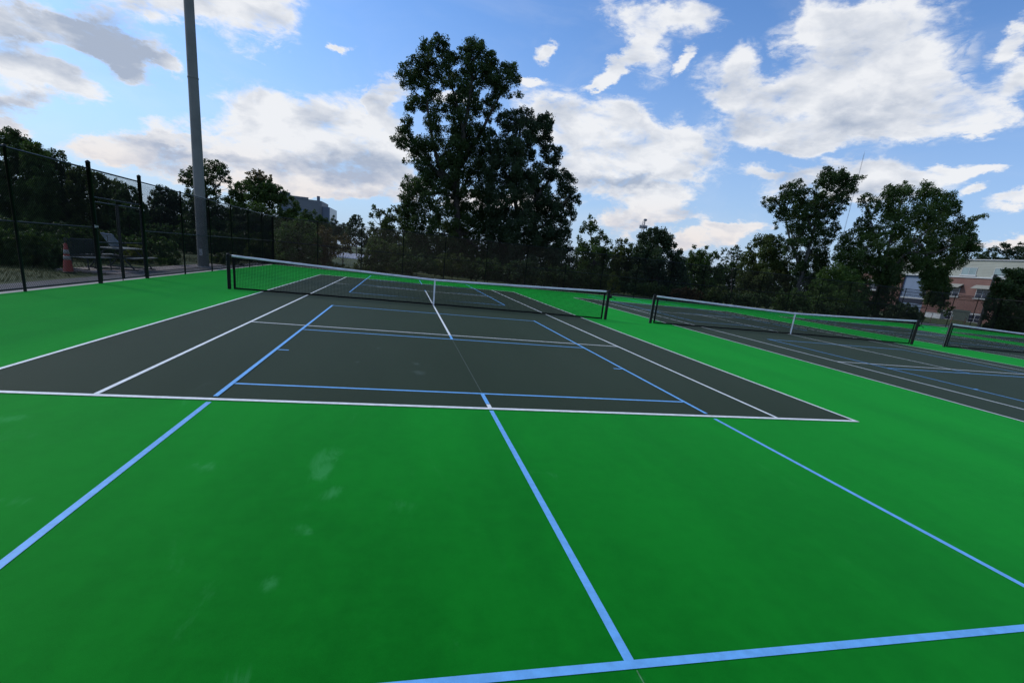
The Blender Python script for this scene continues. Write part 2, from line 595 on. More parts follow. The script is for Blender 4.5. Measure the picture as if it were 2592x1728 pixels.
asph_m = mat('asphalt_path', (0.075, 0.075, 0.080), 0.85, var=0.25, vscale=1.5, bump=0.4, bscale=90)
conc_m = mat('concrete_slab', (0.24, 0.20, 0.18), 0.85, var=0.15, vscale=2.0, bump=0.3, bscale=50)
curb_m = mat('pale_concrete', (0.34, 0.32, 0.30), 0.85, var=0.12, vscale=2.0, bump=0.2, bscale=60)
s = MB(); s.box(-9.46, -19, -0.2, -9.324, 18.34, 0.006)
tag(s.build('concrete_edging', curb_m), kind='structure')
s = MB(); s.box(-10.42, -19, -0.2, -9.462, 19.8, -0.006)
tag(s.build('asphalt_path', asph_m), kind='structure')
for y0_, y1_ in ((1.9, 5.5), (5.53, 9.0), (9.03, 12.5)):
    s = MB(); s.box(-12.2 if y0_ < 5 else -11.3, y0_, -0.2, -10.424, y1_, 0.012)
    tag(s.build('concrete_pad', conc_m), kind='structure')
s = MB(); s.box(-9.32, 18.202, -0.2, 53.8, 18.8, 0.0)
tag(s.build('concrete_kerb', curb_m), kind='structure')
s = MB(); s.box(40, 19.8, -0.2, 66, 21.4, 0.05)
tag(s.build('footpath', curb_m), kind='structure')
lot_m = mat('pale_car_park', (0.30, 0.31, 0.35), 0.8, var=0.15, vscale=0.2)
s = MB(); s.box(-32, 55, -0.2, 14, 100, -0.03)
tag(s.build('car_park', lot_m), kind='structure')

# ------------------------------------------------------------------ nets
black_m = mat('black_powder_coat', (0.006, 0.007, 0.007), 0.5, var=0.2, vscale=5, spec=0.2)
cord_m = mat('black_net_cord', (0.006, 0.007, 0.007), 0.85, var=0.1, spec=0.1)
tape_m = mat('white_vinyl_headband', (0.80, 0.83, 0.86), 0.6, var=0.12, vscale=4, bump=0.2, bscale=20)
band_m = mat('black_vinyl_band', (0.006, 0.007, 0.007), 0.7, var=0.1, spec=0.15)
steel_m = mat('galvanised_steel', (0.42, 0.43, 0.44), 0.4, var=0.15, vscale=10, metal=0.7)
PX = 6.44


def ztop(x):
    a = abs(x) / PX
    return 0.905 + 0.165 * a ** 1.15


def cord(b, p0, p1, r_):
    b.tube([p0, p1], r_, 3, cap=False)


def make_net(cx, label):
    root = empty('tennis_net', (cx, 0, 0))
    tag(root, label, 'net', 'tennis nets across the courts')
    rng = random.Random(5 + int(cx))
    for sx in (-1, 1):
        b = MB()
        x = sx * PX
        b.box(x - .045, -.045, -0.1, x + .045, .045, 1.07)
        post = b.build('net_post', black_m, root, bevel=0.012)
        b = MB(); b.lathe([(0.050, 1.071), (0.050, 1.083), (0.030, 1.095), (0.006, 1.10)], x, 0, 12)
        b.build('post_cap', black_m, post)
        b = MB()
        if sx > 0:
            b.box(x + .046, -.03, .80, x + .13, .03, .90)
            b.tube([(x + .10, -.03, .85), (x + .10, -.11, .85)], .012, 8)
            b.tube([(x + .10, -.105, .85), (x + .24, -.105, .79)], .011, 8)
            b.cyl(x + .24, -.105, .77, .81, .018, n=8)
            b.build('crank', black_m, post)
        else:
            b.tube([(x - .052, 0, .02), (x - .052, 0, 1.06)], .006, 6)
            b.build('lacing_rod', steel_m, post)
    # headband: a doubled tape over the cable, gently sagging, with small creases
    b = MB()
    N = 90
    xe = PX - .10
    rows = []
    for i in range(N + 1):
        x = -xe + 2 * xe * i / N
        z = ztop(x) + rng.uniform(-.002, .002)
        yb = rng.uniform(-.003, .003)
        rows.append([(x, -.011 + yb, z - .066), (x, -.013 + yb, z - .03), (x, -.010, z - .004), (x, 0, z), (x, .010, z - .004), (x, .013 + yb, z - .03), (x, .011 + yb, z - .066)])
    vs_ = [p for r_ in rows for p in r_]
    fs_ = [(i * 7 + j, (i + 1) * 7 + j, (i + 1) * 7 + (j + 1) % 7, i * 7 + (j + 1) % 7) for i in range(N) for j in range(7)]
    fs_ += [tuple(range(7)), tuple(N * 7 + j for j in reversed(range(7)))]
    b.add(vs_, fs_)
    b.build('headband', tape_m, root, smooth=True)
    for sx in (-1, 1):
        b = MB()
        b.tube([(sx * (PX - .02), 0, 1.062), (sx * xe, 0, 1.06)], .004, 6)
        b.build('cable', steel_m, root)
    # netting
    b = MB()
    pitch = .045
    xn = PX - .155
    nx = int(2 * xn / pitch)
    cr = .0036
    for i in range(nx + 1):
        x = -xn + i * pitch
        xt = x + rng.uniform(-.004, .004)
        cord(b, (x, rng.uniform(-.004, .004), .05), (xt, 0, ztop(x) - .06), cr)
    z = .055
    while z < 1.01:
        # horizontal cords stop where the headband comes down to them
        seg = 14
        xsr = np.linspace(-xn, xn, seg + 1)
        for a_, c_ in zip(xsr[:-1], xsr[1:]):
            za = z * (ztop(a_) / 1.07) ** .6
            zc = z * (ztop(c_) / 1.07) ** .6
            if za < ztop(a_) - .05 and zc < ztop(c_) - .05:
                cord(b, (a_, .002, za), (c_, .002, zc), cr)
        z += pitch
    net = b.build('netting', cord_m, root)
    # doubled mesh gathered under the headband towards the posts
    b = MB()
    x = -xn
    while x < xn:
        hgt = .02 + .085 * (abs(x) / PX) ** 1.5
        cord(b, (x, .006, ztop(x) - .06 - hgt), (x + .012, .006, ztop(x) - .06), .0028)
        x += .0125
    b.build('gathered_mesh', cord_m, root)
    b = MB()
    seg = 60
    vs_ = []
    for i in range(seg + 1):
        x = -xn - .03 + (2 * xn + .06) * i / seg
        zz_ = .006 + .028 * (1 - (abs(x) / xn) ** 2) * .4 + rng.uniform(0, .006)
        yy = rng.uniform(-.012, .012)
        vs_ += [(x, -.006 + yy, zz_), (x, -.006 + yy, zz_ + .052), (x, .006 + yy, zz_ + .052), (x, .006 + yy, zz_)]
    b.add(vs_, [(i * 4 + j, (i + 1) * 4 + j, (i + 1) * 4 + (j + 1) % 4, i * 4 + (j + 1) % 4) for i in range(seg) for j in range(4)])
    b.build('bottom_band', band_m, root)
    for sx in (-1, 1):
        b = MB()
        x = sx * xn
        b.box(x - .032, -.006, .03, x + .032, .006, ztop(x) - .06)
        sb = b.build('side_band', band_m, root)
        b = MB()
        for k in range(7):
            zz_ = .12 + k * .13
            b.tube([(x + sx * .02, 0, zz_), (sx * (PX - .04), 0, zz_ + .01)], .0025, 4)
        b.build('lacing', cord_m, sb)['kind'] = 'stuff'
    b = MB()
    b.box(-.025, -.017, .03, .025, -.013, ztop(0) + .004)
    b.box(-.025, .013, .03, .025, .017, ztop(0) + .004)
    b.box(-.025, -.017, ztop(0) + .0045, .025, .017, ztop(0) + .008)
    b.build('centre_strap', tape_m, root)
    b = MB()
    b.box(-.02, -.012, -.02, .02, .012, .045)
    b.build('strap_anchor', steel_m, root)
    return root


make_net(0, 'tennis net nearest the camera, spanning the leftmost court with white headband and centre strap')
make_net(DX, 'tennis net of the second court, right of the nearest net')
make_net(2 * DX, 'rightmost tennis net, cut off by the right edge of the photo')

# ------------------------------------------------------------------ fences
fence_m = mat('black_vinyl_coated_steel', (0.008, 0.009, 0.010), 0.42, var=0.2, vscale=4, spec=0.25)
wire_m = mat('black_coated_wire', (0.006, 0.007, 0.008), 0.6, var=0.1, spec=0.12)


def chain_mesh(wd, ht, name, pitch=.062, r_=.0036):
    """woven diamond fabric, wd along +x, ht along +z, wires in two crossing layers"""
    b = MB()
    for s_ in (-1, 1):
        k = -ht if s_ > 0 else 0.0
        end = wd if s_ > 0 else wd + ht
        while k < end:
            # line x = k + s*z
            if s_ > 0:
                z0, z1 = max(0, -k), min(ht, wd - k)
                p0, p1 = (k + z0, z0), (k + z1, z1)
            else:
                z0, z1 = max(0, k - wd), min(ht, k)
                p0, p1 = (k - z0, z0), (k - z1, z1)
            if z1 - z0 > .03:
                b.tube([(p0[0], s_ * r_ * .9, p0[1]), (p1[0], s_ * r_ * .9, p1[1])], r_, 3, cap=False)
            k += pitch
    return b.mesh(name, wire_m)


H = 3.0
panel_me = chain_mesh(2.9, H - .10, 'chain_link_panel')


def fence(root_label, axis, fixed, stations, skip=(), group='black chain link fences round the courts', gate=None, thick=()):
    """axis 'y': runs along y at x = fixed; axis 'x': runs along x at y = fixed"""
    x0 = stations[0]
    root = empty('chain_link_fence', (fixed, x0, 0) if axis == 'y' else (x0, fixed, 0), R(90) if axis == 'y' else 0)
    tag(root, root_label, 'fence', group)
    # local +x runs along the fence
    pm = MB()
    pm.lathe([(.030, -.05), (.030, H - .02), (.036, H - .02), (.036, H + .012), (.022, H + .03), (.004, H + .036)], 0, 0, 12)
    post_me = pm.mesh('post', fence_m, True)
    pg = MB()
    pg.lathe([(.052, -.05), (.052, H + .12), (.058, H + .12), (.056, H + .15), (.040, H + .175), (.012, H + .19)], 0, 0, 16)
    gate_me = pg.mesh('post', fence_m, True)
    tm = MB(); tm.tube([(0, 0, 0), (1, 0, 0)], .021, 8)
    rail_me = tm.mesh('rail', fence_m, True)
    for i, st in enumerate(stations):
        o = link('post', gate_me if i in thick else post_me, root, (st - x0, 0, 0))
    for i in range(len(stations) - 1):
        a, b_ = stations[i], stations[i + 1]
        L = b_ - a
        o = link('top_rail', rail_me, root, (a - x0, 0, H - .02)); o.scale = (L, 1, 1)
        if i in skip:
            continue
        o = link('middle_rail', rail_me, root, (a - x0 + .03, 0, 1.49)); o.scale = (L - .06, .85, .85)
        o = link('bottom_rail', rail_me, root, (a - x0 + .03, 0, .075)); o.scale = (L - .06, .85, .85)
        o = link('chain_link_panel', panel_me, root, (a - x0 + .02, .028, .045)); o.scale = ((L - .04) / 2.9, 1, 1)
    return root


LX = -9.30
ystat = [-13.0, -10.1, -7.17, -4.24, -1.33, 1.32, 4.33, 7.18, 10.0, 12.8, 15.5, 18.2]
lf = fence('black chain link fence with a gate along the left side of the courts', 'y', LX, ystat, skip=(4,), thick=(4, 5))
y0g, y1g = -1.33, 1.32
# transom over the gate with a panel above it
tm = MB(); tm.tube([(0, 0, 0), (1, 0, 0)], .021, 8)
o = link('transom_rail', tm.mesh('transom_rail', fence_m, True), lf, (y0g + 13.0 + .05, 0, 2.28)); o.scale = (y1g - y0g - .1, 1, 1)
link('transom_panel', chain_mesh(2.53, .68, 'transom_panel'), lf, (y0g + 13.0 + .06, .028, 2.29))
# two gate leaves
GW = 1.20
gf = MB()
gmesh = chain_mesh(GW - .06, 2.02, 'chain_link_panel')


def gate_leaf(y_h, y_e, label):
    root = empty('gate_leaf', (LX, y_h, 0), R(90) if y_e > y_h else R(-90))
    tag(root, label, 'gate', 'leaves of the double gate')
    Lg = abs(y_e - y_h)
    for nm, z in (('top_rail', 2.16), ('middle_rail', 1.10), ('bottom_rail', .08)):
        b = MB(); b.tube([(.02, 0, z), (Lg - .02, 0, z)], .019, 8)
        b.build(nm, fence_m, root, True)
    for x in (.02, Lg - .02):
        b = MB(); b.tube([(x, 0, .06), (x, 0, 2.18)], .023, 10)
        b.build('stile', fence_m, root, True)
    o_ = link('chain_link_panel', gmesh, root, (.03, .024, .10)); o_.scale = ((Lg - .06) / (GW - .06), 1, 1)
    for z in (.35, 1.95):
        b = MB(); b.box(-.03, -.022, z, .02, .022, z + .05)
        b.build('hinge', fence_m, root)
    return root


gl = gate_leaf(y0g + .07, -.15, 'nearer leaf of the closed black mesh gate')
gr = gate_leaf(y1g - .07, -.09, 'farther leaf of the closed black mesh gate, nearer the lamp pole')
b = MB(); b.tube([(1.16, .03, .0), (1.16, .03, .95)], .012, 8); b.tube([(1.16, .03, .9), (1.16, .10, .9)], .012, 8)
b.build('drop_bolt', fence_m, gl)
b = MB(); b.box(-.07, -.06, 1.50, .06, -.045, 1.545)
b.box(-.085, -.07, 1.49, -.06, -.04, 1.56)
b.build('latch', steel_m, lf).location = (y0g + 13.0, 0, 0)

xstat = [-9.35, -6.6, -3.84, -1.1, 1.75, 4.7, 7.65, 10.65, 13.55, 16.4, 19.25, 22.1, 24.85, 27.5, 30.3, 33.3, 36.25, 39.2, 42.1, 44.95, 47.8, 50.6, 53.36]
fence('long black chain link fence across the far end of all the courts', 'x', 18.2, xstat[0:1] + xstat[1:])
fence('black chain link fence closing the right end of the courts, at the right edge', 'y', 53.42,
      [-3.5, -.6, 2.3, 5.2, 8.1, 11.0, 13.4, 15.8, 18.14])

# ------------------------------------------------------------------ light pole
polec_m = mat('grey_concrete_pole', (0.165, 0.168, 0.155), 0.7, var=0.14, vscale=1.2, bump=0.15, bscale=30)
lp = empty('light_pole', (-10.32, 9.16, 0))
tag(lp, 'tall tapered grey light pole rising out of the top of the photo', 'light pole')
b = MB(); b.tube([(0, 0, -.1), (0, 0, .02), (0, 0, 4), (0, 0, 9), (0, 0, 16), (0, 0, 23)], [.235, .235, .218, .198, .17, .14], 28)
b.build('pole', polec_m, lp, True)
b = MB(); b.lathe([(.30, -.05), (.30, .035), (.27, .05), (.25, .06)], 0, 0, 28)
b.build('base_collar', curb_m, lp, True)
for k in range(6):
    a = k * math.pi / 3
    b = MB(); b.cyl(.275 * math.cos(a), .275 * math.sin(a), .04, .10, .018, n=8); b.build('bolt', steel_m, lp)
b = MB(); b.box(-.07, -.242, .55, .07, -.20, .85); b.build('hand_hole_cover', steel_m, lp, bevel=.01)
b = MB(); b.lathe([(.212, 8.0), (.216, 8.01), (.216, 8.06), (.211, 8.07)], 0, 0, 28); b.build('seam_band', polec_m, lp, True)
b = MB()
b.box(-1.6, -.05, 22.4, 1.6, .05, 22.5)
b.build('cross_arm', steel_m, lp)
for k in range(4):
    b = MB(); x = -1.4 + k * .93
    b.box(x - .22, -.35, 22.1, x + .22, .1, 22.38)
    b.build('floodlight', steel_m, lp, bevel=.03)

# ------------------------------------------------------------------ traffic cone
orange_m = mat('orange_pvc', (0.30, 0.045, 0.028), 0.5, var=0.15, vscale=6)
refl_m = mat('grey_reflective_band', (0.28, 0.26, 0.24), 0.5, var=0.15, vscale=10)
rubber_m = mat('black_rubber', (0.018, 0.017, 0.016), 0.8, var=0.2)
cn = empty('traffic_cone', (-11.56, 1.42, -.05))
tag(cn, 'tall orange traffic cone with two pale bands on the grass behind the gate', 'traffic cone')
b = MB(); b.lathe([(.20, 0), (.20, .035), (.17, .05), (.15, .055)], 0, 0, 8); b.build('rubber_base', rubber_m, cn)


def cr_(z):
    return .135 - .095 * ((z - .05) / .87) if z < .92 else .04


b = MB(); b.lathe([(cr_(.055), .055), (cr_(.30), .30), (cr_(.5), .5), (cr_(.9), .90), (.034, .92), (.030, .925)], 0, 0, 24)
b.build('cone_body', orange_m, cn, True)
for z0, z1 in ((.42, .54), (.60, .73)):
    b = MB(); b.lathe([(cr_(z0) + .0005, z0), (cr_(z0) + .004, z0 + .002), (cr_(z1) + .004, z1 - .002), (cr_(z1) + .0005, z1)], 0, 0, 24)
    b.build('reflective_band', refl_m, cn, True)

# ------------------------------------------------------------------ picnic table and bench on the slab
tabm = mat('weathered_grey_planks', (0.17, 0.18, 0.165), 0.7, var=0.2, vscale=8, bump=.3, bscale=40)
dgm = mat('dark_green_steel', (0.022, 0.032, 0.030), 0.5, var=0.2)
pt = empty('picnic_table', (-11.4, 4.3, .012), R(90))
tag(pt, 'picnic table with grey top on the concrete pad behind the gate', 'picnic table')
for k in range(5):
    b = MB(); y = -.36 + k * .145
    b.box(-.92, y, .72, .92, y + .135, .755); b.build('top_plank', tabm, pt, bevel=.004)
for sy in (-1, 1):
    for k in range(2):
        b = MB(); y = sy * .70 - .13 + k * .135
        b.box(-.92, y, .43, .92, y + .125, .46); b.build('seat_plank', tabm, pt, bevel=.004)
for sx in (-1, 1):
    x = sx * .66
    for sy in (-1, 1):
        b = MB(); b.tube([(x, sy * .70, .03), (x, sy * .16, .72)], .027, 8); b.build('leg', dgm, pt)
    b = MB(); b.tube([(x, -.80, .42), (x, .80, .42)], .025, 8); b.build('seat_bar', dgm, pt)
    b = MB(); b.box(x - .03, -.82, 0, x + .03, .82, .04); b.build('foot', dgm, pt)
    b = MB(); b.tube([(x, 0, .40), (x * .35, 0, .71)], .018, 8); b.build('brace', dgm, pt)

bm_ = empty('park_bench', (-11.55, 2.75, .012), R(80))
tag(bm_, 'dark green bench with a tall mesh back between the cone and the picnic table', 'bench')
for k in range(4):
    b = MB(); y = -.24 + k * .115
    b.box(-.62, y, .40, .62, y + .10, .425); b.build('seat_slat', tabm, bm_, bevel=.003)
b = MB()
b.tube([(-.62, .27, .46), (-.62, .36, .98), (.62, .36, .98), (.62, .27, .46), (-.62, .27, .46)], .018, 8)
b.build('back_frame', dgm, bm_)
for k in range(15):
    x = -.58 + k * .083
    b = MB()
    b.box(x, .30, .48, x + .05, .315, .96)
    b.build('back_slat', dgm, bm_)
for sx in (-1, 1):
    for q0, q1 in (((sx * .5, -.24, 0), (sx * .5, -.22, .39)), ((sx * .5, .32, 0), (sx * .5, .27, .46))):
        b = MB(); b.tube([q0, q1], .02, 8); b.build('leg', dgm, bm_)
    b = MB(); b.tube([(sx * .5, -.26, .02), (sx * .5, .34, .02)], .018, 8); b.build('foot', dgm, bm_)
# pale folding board leaning across the table
bd = empty('folding_board', (-11.4, 4.07, .77), R(90))
tag(bd, 'pale blue white board propped at a slant on the picnic table', 'board')
bdm = mat('pale_blue_white_plastic', (0.46, 0.56, 0.74), 0.5, var=0.12, vscale=6)
m_ = Matrix.Translation((-.62, 0, .47)) @ Matrix.Rotation(R(38), 4, 'Y')
b = MB(); b.box(0, -.18, 0, .74, .18, .02, m_); b.build('board', bdm, bd)
for x0_ in (0, .70):
    b = MB(); b.box(x0_, -.185, -.012, x0_ + .03, .185, -.001, m_); b.build('batten', tabm, bd)
b = MB(); b.tube([(-.55, 0, .006), (-.58, 0, .42)], .014, 8); b.build('prop', tabm, bd)

# ------------------------------------------------------------------ foliage
LEAFM = {}


def leaf_mat(key, col, trans=0.35):
    if key in LEAFM:
        return LEAFM[key]
    m = bpy.data.materials.new('leaves_' + key)
    m.use_nodes = True
    t = NT(m.node_tree)
    for nd in list(t.n):
        t.n.remove(nd)
    o = t.new('ShaderNodeOutputMaterial')
    at_ = t.new('ShaderNodeAttribute', attribute_name='tint')
    co = t.new('ShaderNodeTexCoord').outputs['Object']
    nz = t.noise(co, 0.45, 3.0)
    f = t.math('ADD', t.math('MULTIPLY', at_.outputs['Fac'], 0.6), t.math('MULTIPLY', nz, 0.5))
    dk = [c * 0.55 for c in col]
    lt = [min(.3, c * 1.55) for c in col]
    cc = t.mix(t.ramp(f, 0.2, 0.9, False), rgba(dk), rgba(lt))
    d = t.new('ShaderNodeBsdfPrincipled')
    d.inputs['Roughness'].default_value = 0.6
    d.inputs['Specular IOR Level'].default_value = 0.25
    t.l.new(cc, d.inputs['Base Color'])
    tr = t.new('ShaderNodeBsdfTranslucent')
    t.l.new(t.mix(1.0, cc, rgba((1.0, 1.15, 0.5)), 'MULTIPLY'), tr.inputs['Color'])
    mx = t.new('ShaderNodeMixShader')
    mx.inputs[0].default_value = trans
    t.l.new(d.outputs[0], mx.inputs[1])
    t.l.new(tr.outputs[0], mx.inputs[2])
    t.l.new(mx.outputs[0], o.inputs[0])
    LEAFM[key] = m
    return m


COLS = {
    'deep': (0.044, 0.074, 0.024), 'mid': (0.054, 0.092, 0.024), 'olive': (0.064, 0.088, 0.026),
    'brown': (0.095, 0.072, 0.030), 'fresh': (0.058, 0.105, 0.024), 'blue': (0.040, 0.064, 0.032), 'yellow': (0.11, 0.13, 0.025),
    'rust': (0.10, 0.060, 0.028),
}
bark_m = mat('dark_bark', (0.050, 0.043, 0.036), 0.9, var=0.4, vscale=6, bump=.6, bscale=20)
bark_grey = mat('grey_bark', (0.085, 0.080, 0.072), 0.9, var=0.4, vscale=6, bump=.6, bscale=20)
LEAF_TOTAL = 0


def in_poly(px, py, poly):
    c = np.zeros(px.shape, bool)
    n = len(poly)
    j = n - 1
    for i in range(n):
        xi, yi = poly[i]
        xj, yj = poly[j]
        cond = ((yi > py) != (yj > py)) & (px < (xj - xi) * (py - yi) / (yj - yi + 1e-9) + xi)
        c ^= cond
        j = i
    return c


def edge_dist(px, py, poly):
    d = np.full(px.shape, 1e9)
    n = len(poly)
    for i in range(n):
        ax, ay = poly[i]
        bx, by = poly[(i + 1) % n]
        dx, dy = bx - ax, by - ay
        t = np.clip(((px - ax) * dx + (py - ay) * dy) / (dx * dx + dy * dy + 1e-9), 0, 1)
        d = np.minimum(d, np.hypot(px - ax - t * dx, py - ay - t * dy))
    return d


def leaf_mesh(name, P, size, key, rng, tint, origin, flat=0.0, trans=0.35, elong=.62):
    """P: N x 3 leaf centres -> one mesh of little folded diamonds"""
    global LEAF_TOTAL
    N = len(P)
    LEAF_TOTAL += N
    a = rng.normal(size=(N, 3))
    a[:, 2] *= (1 - flat)
    a /= np.linalg.norm(a, axis=1)[:, None]
    h = rng.normal(size=(N, 3))
    b = np.cross(a, h)
    b /= np.linalg.norm(b, axis=1)[:, None]
    s = (size * rng.uniform(.6, 1.4, N))[:, None]
    Q = (P - origin)
    V = np.stack([Q - a * s * .5, Q + b * s * .5 * elong, Q + a * s * .5, Q - b * s * .5 * elong], 1).reshape(-1, 3)
    me = bpy.data.meshes.new(name)
    me.vertices.add(4 * N)
    me.vertices.foreach_set('co', V.astype(np.float32).ravel())
    me.loops.add(4 * N)
    me.loops.foreach_set('vertex_index', np.arange(4 * N, dtype=np.int32))
    me.polygons.add(N)
    me.polygons.foreach_set('loop_start', np.arange(0, 4 * N, 4, dtype=np.int32))
    me.polygons.foreach_set('loop_total', np.full(N, 4, np.int32))
    me.update(calc_edges=True)
    at_ = me.attributes.new('tint', 'FLOAT', 'FACE')
    at_.data.foreach_set('value', tint.astype(np.float32))
    me.materials.append(leaf_mat(key, COLS[key], trans))
    return me


LEAF_SCALE, DENS, OVER = 0.60, 2.0, 2.0


def crown_points(poly, Y, r, leaf, dens, rng, gaps=(), thick=1.0, overlap=1.5, droop=0.0):
    """fill an outline with leafy clumps that have real depth; returns leaf positions, sizes, tints and clump centres"""
    leaf, dens, overlap = leaf * LEAF_SCALE, dens * DENS, overlap * OVER
    P2 = np.array(poly, float)
    area = 0.5 * abs(np.dot(P2[:, 0], np.roll(P2[:, 1], -1)) - np.dot(P2[:, 1], np.roll(P2[:, 0], -1)))
    want = max(4, int(area * overlap / (math.pi * r * r)))
    x0, y0 = P2.min(0)
    x1, y1 = P2.max(0)
    cx, cy = [], []
    cand = rng.uniform((x0, y0), (x1, y1), size=(want * 60, 2))
    ok = in_poly(cand[:, 0], cand[:, 1], poly)
    cand = cand[ok]
    ed = edge_dist(cand[:, 0], cand[:, 1], poly)
    cand = cand[ed > .22 * r]
    ed = ed[ed > .22 * r]
    for (gx, gy, gr) in gaps:
        k = np.hypot(cand[:, 0] - gx, cand[:, 1] - gy) > gr + .5 * r
        cand, ed = cand[k], ed[k]
    if len(cand) == 0:
        return None
    sel = [0]
    dmin = np.hypot(*(cand - cand[0]).T)
    for _ in range(min(want, len(cand)) - 1):
        # best of a random few: even but not regular
        ks = rng.integers(0, len(cand), 14)
        k = ks[np.argmax(dmin[ks])]
        sel.append(k)
        dmin = np.minimum(dmin, np.hypot(*(cand - cand[k]).T))
    ctr = cand[sel]
    ed = ed[sel]
    rad = r * rng.uniform(.65, 1.25, len(ctr))
    rad = np.minimum(rad, ed * 1.0 + .22 * r)
    base = at(ctr[:, 0], ctr[:, 1], Y)
    pxw = depth_of(base) / FPX
    dy = rng.uniform(-1, 1, len(ctr)) * np.minimum(ed, 4 * r) * pxw * .9 * thick
    c3 = at(ctr[:, 0], ctr[:, 1], 0 * dy + Y) if False else np.vstack([at(u, v, Y + d)[0] for (u, v), d in zip(ctr, dy)])
    pxw = depth_of(c3) / FPX
    Rw = rad * pxw
    out_, tn = [], []
    lw = leaf * pxw.mean()
    for c_, R_, cu in zip(c3, Rw, rng.uniform(0, 1, len(c3))):
        k = 8
        d = rng.normal(size=(k, 3))
        d /= np.linalg.norm(d, axis=1)[:, None]
        pc = c_ + d * R_ * rng.uniform(.35, .75, k)[:, None] * np.array([1, 1, .8])
        pr = R_ * rng.uniform(.35, .7, k)
        n = max(6, int(dens * math.pi * R_ * R_ / (lw * lw * .31) / k))
        for q, pr_ in zip(pc, pr):
            e = rng.normal(size=(n, 3))
            e /= np.linalg.norm(e, axis=1)[:, None]
            pp = q + e * pr_ * (rng.uniform(.25, 1, n) ** .6)[:, None]
            if droop:
                pp[:, 2] -= droop * pr_ * rng.uniform(0, 1, n) ** 2
            out_.append(pp)
            tn.append(np.clip(cu * .5 + rng.uniform(0, .5, n), 0, 1))
    return np.vstack(out_), lw, np.concatenate(tn), c3, Rw


def limb_path(p0, p1, rng, n=4, bow=.12):
    p0, p1 = np.array(p0), np.array(p1)
    L = np.linalg.norm(p1 - p0)
    pts = []
    for i in range(n + 1):
        t = i / n
        p = p0 * (1 - t) + p1 * t
        p = p + np.array([0, 0, math.sin(math.pi * t) * L * bow * -.5]) + rng.normal(size=3) * L * .03 * (0 < i < n)
        pts.append(tuple(p))
    return pts


def tree(name, label, cat, Y, crowns, key, trunks=(), group=None, seed=1, tr=7, bark=None, limbs=14, base=None, sizefix=None):
    """crowns: list of dicts(poly, r, leaf, dens, gaps ...); trunks: polylines of pixels, base first"""
    rng = np.random.default_rng(seed)
    bark = bark or bark_m
    if trunks:
        bp = at(trunks[0][0][0], trunks[0][0][1], Y)[0]
    else:
        bp = at(base[0], base[1], Y)[0]
    org = np.array([bp[0], bp[1], -.05])
    root = empty(name, tuple(org))
    tag(root, label, cat, group)
    allc, allr = [], []
    for c in crowns:
        res = crown_points(c['poly'], Y + c.get('dy', 0), c['r'], c.get('leaf', 6), c.get('dens', 1.6), rng, c.get('gaps', ()), c.get('thick', 1.0), c.get('overlap', 1.5), c.get('droop', 0))
        if res is None:
            continue
        P, lw, tn, c3, Rw = res
        ok = P[:, 2] > 0.0
        P, tn = P[ok], tn[ok]
        me = leaf_mesh('crown', P, lw, c.get('key', key), rng, tn, org, trans=c.get('trans', .38), elong=c.get('elong', .62))
        link('crown', me, root)
        allc.append(c3)
        allr.append(Rw)
    cc = np.vstack(allc)
    # trunk and limbs
    b = MB()
    tops = []
    px = .62 * depth_of(bp)[0] / FPX
    if not trunks:
        mid = cc.mean(0)
        top = cc[np.argmax(cc[:, 2])]
        tp = [(bp[0], bp[1], -.1), tuple(bp * .6 + np.array([mid[0], mid[1], mid[2] * .8]) * .4), tuple(mid * .75 + top * .25)]
        rr = tr * px
        b.tube([np.array(p) - org for p in tp], [rr, rr * .75, rr * .3], 8)
        tops = tp[1:]
    for k, tl in enumerate(trunks):
        pts = [at(u, v, Y + (0 if i == 0 else rng.normal() * .3))[0] for i, (u, v) in enumerate(tl)]
        if k == 0:
            pts[0] = np.array([pts[0][0], pts[0][1], -.1])
        rr = tr * px * (1 if k == 0 else .62)
        rads = [rr * (1 - .8 * i / (len(pts) - 1)) for i in range(len(pts))]
        rads[0] *= 1.25
        b.tube([p - org for p in pts], rads, 8)
        tops += [tuple(p) for p in pts[1:]]
    tops = np.array(tops)
    pick = rng.choice(len(cc), min(limbs, len(cc)), replace=False)
    for i in pick:
        t_ = cc[i]
        below = tops[tops[:, 2] < t_[2] + .3]
        if len(below) == 0:
            below = tops[:1]
        j = np.argmin(np.linalg.norm((below - t_) * np.array([1, 1, .7]), axis=1))
        r0 = tr * px * .28
        pts = limb_path(below[j], t_, rng)
        b.tube([np.array(p) - org for p in pts], [r0, r0 * .8, r0 * .6, r0 * .4, r0 * .15], 5)
    b.build('trunk', bark, root, True)
    return root


BT = 'trees beyond the far fence'
LT = 'trees in the wood beyond the left fence'
# the big pair of trees at the centre
polyA = [(1012, 600), (1005, 540), (1012, 470), (1020, 445), (1040, 440), (1060, 432), (1050, 425), (1022, 420), (1016, 400), (1035, 395), (1008, 374),
         (983, 350), (998, 335), (1012, 310), (1028, 290), (1020, 270), (1035, 250), (1040, 230), (1010, 222), (996, 198), (1008, 182), (1012, 155),
         (1035, 146), (1052, 138), (1062, 125), (1058, 105), (1078, 96), (1090, 106), (1094, 90), (1110, 82), (1126, 90), (1138, 105), (1142, 125),
         (1158, 138), (1162, 110), (1180, 98), (1205, 94), (1225, 106), (1234, 122), (1250, 124), (1258, 145), (1262, 160), (1290, 160), (1318, 160),
         (1318, 180), (1324, 200), (1310, 215), (1324, 235), (1322, 264), (1300, 252), (1285, 248), (1270, 272), (1245, 300), (1238, 340), (1250, 420),
         (1260, 560), (1250, 700), (1030, 700)]
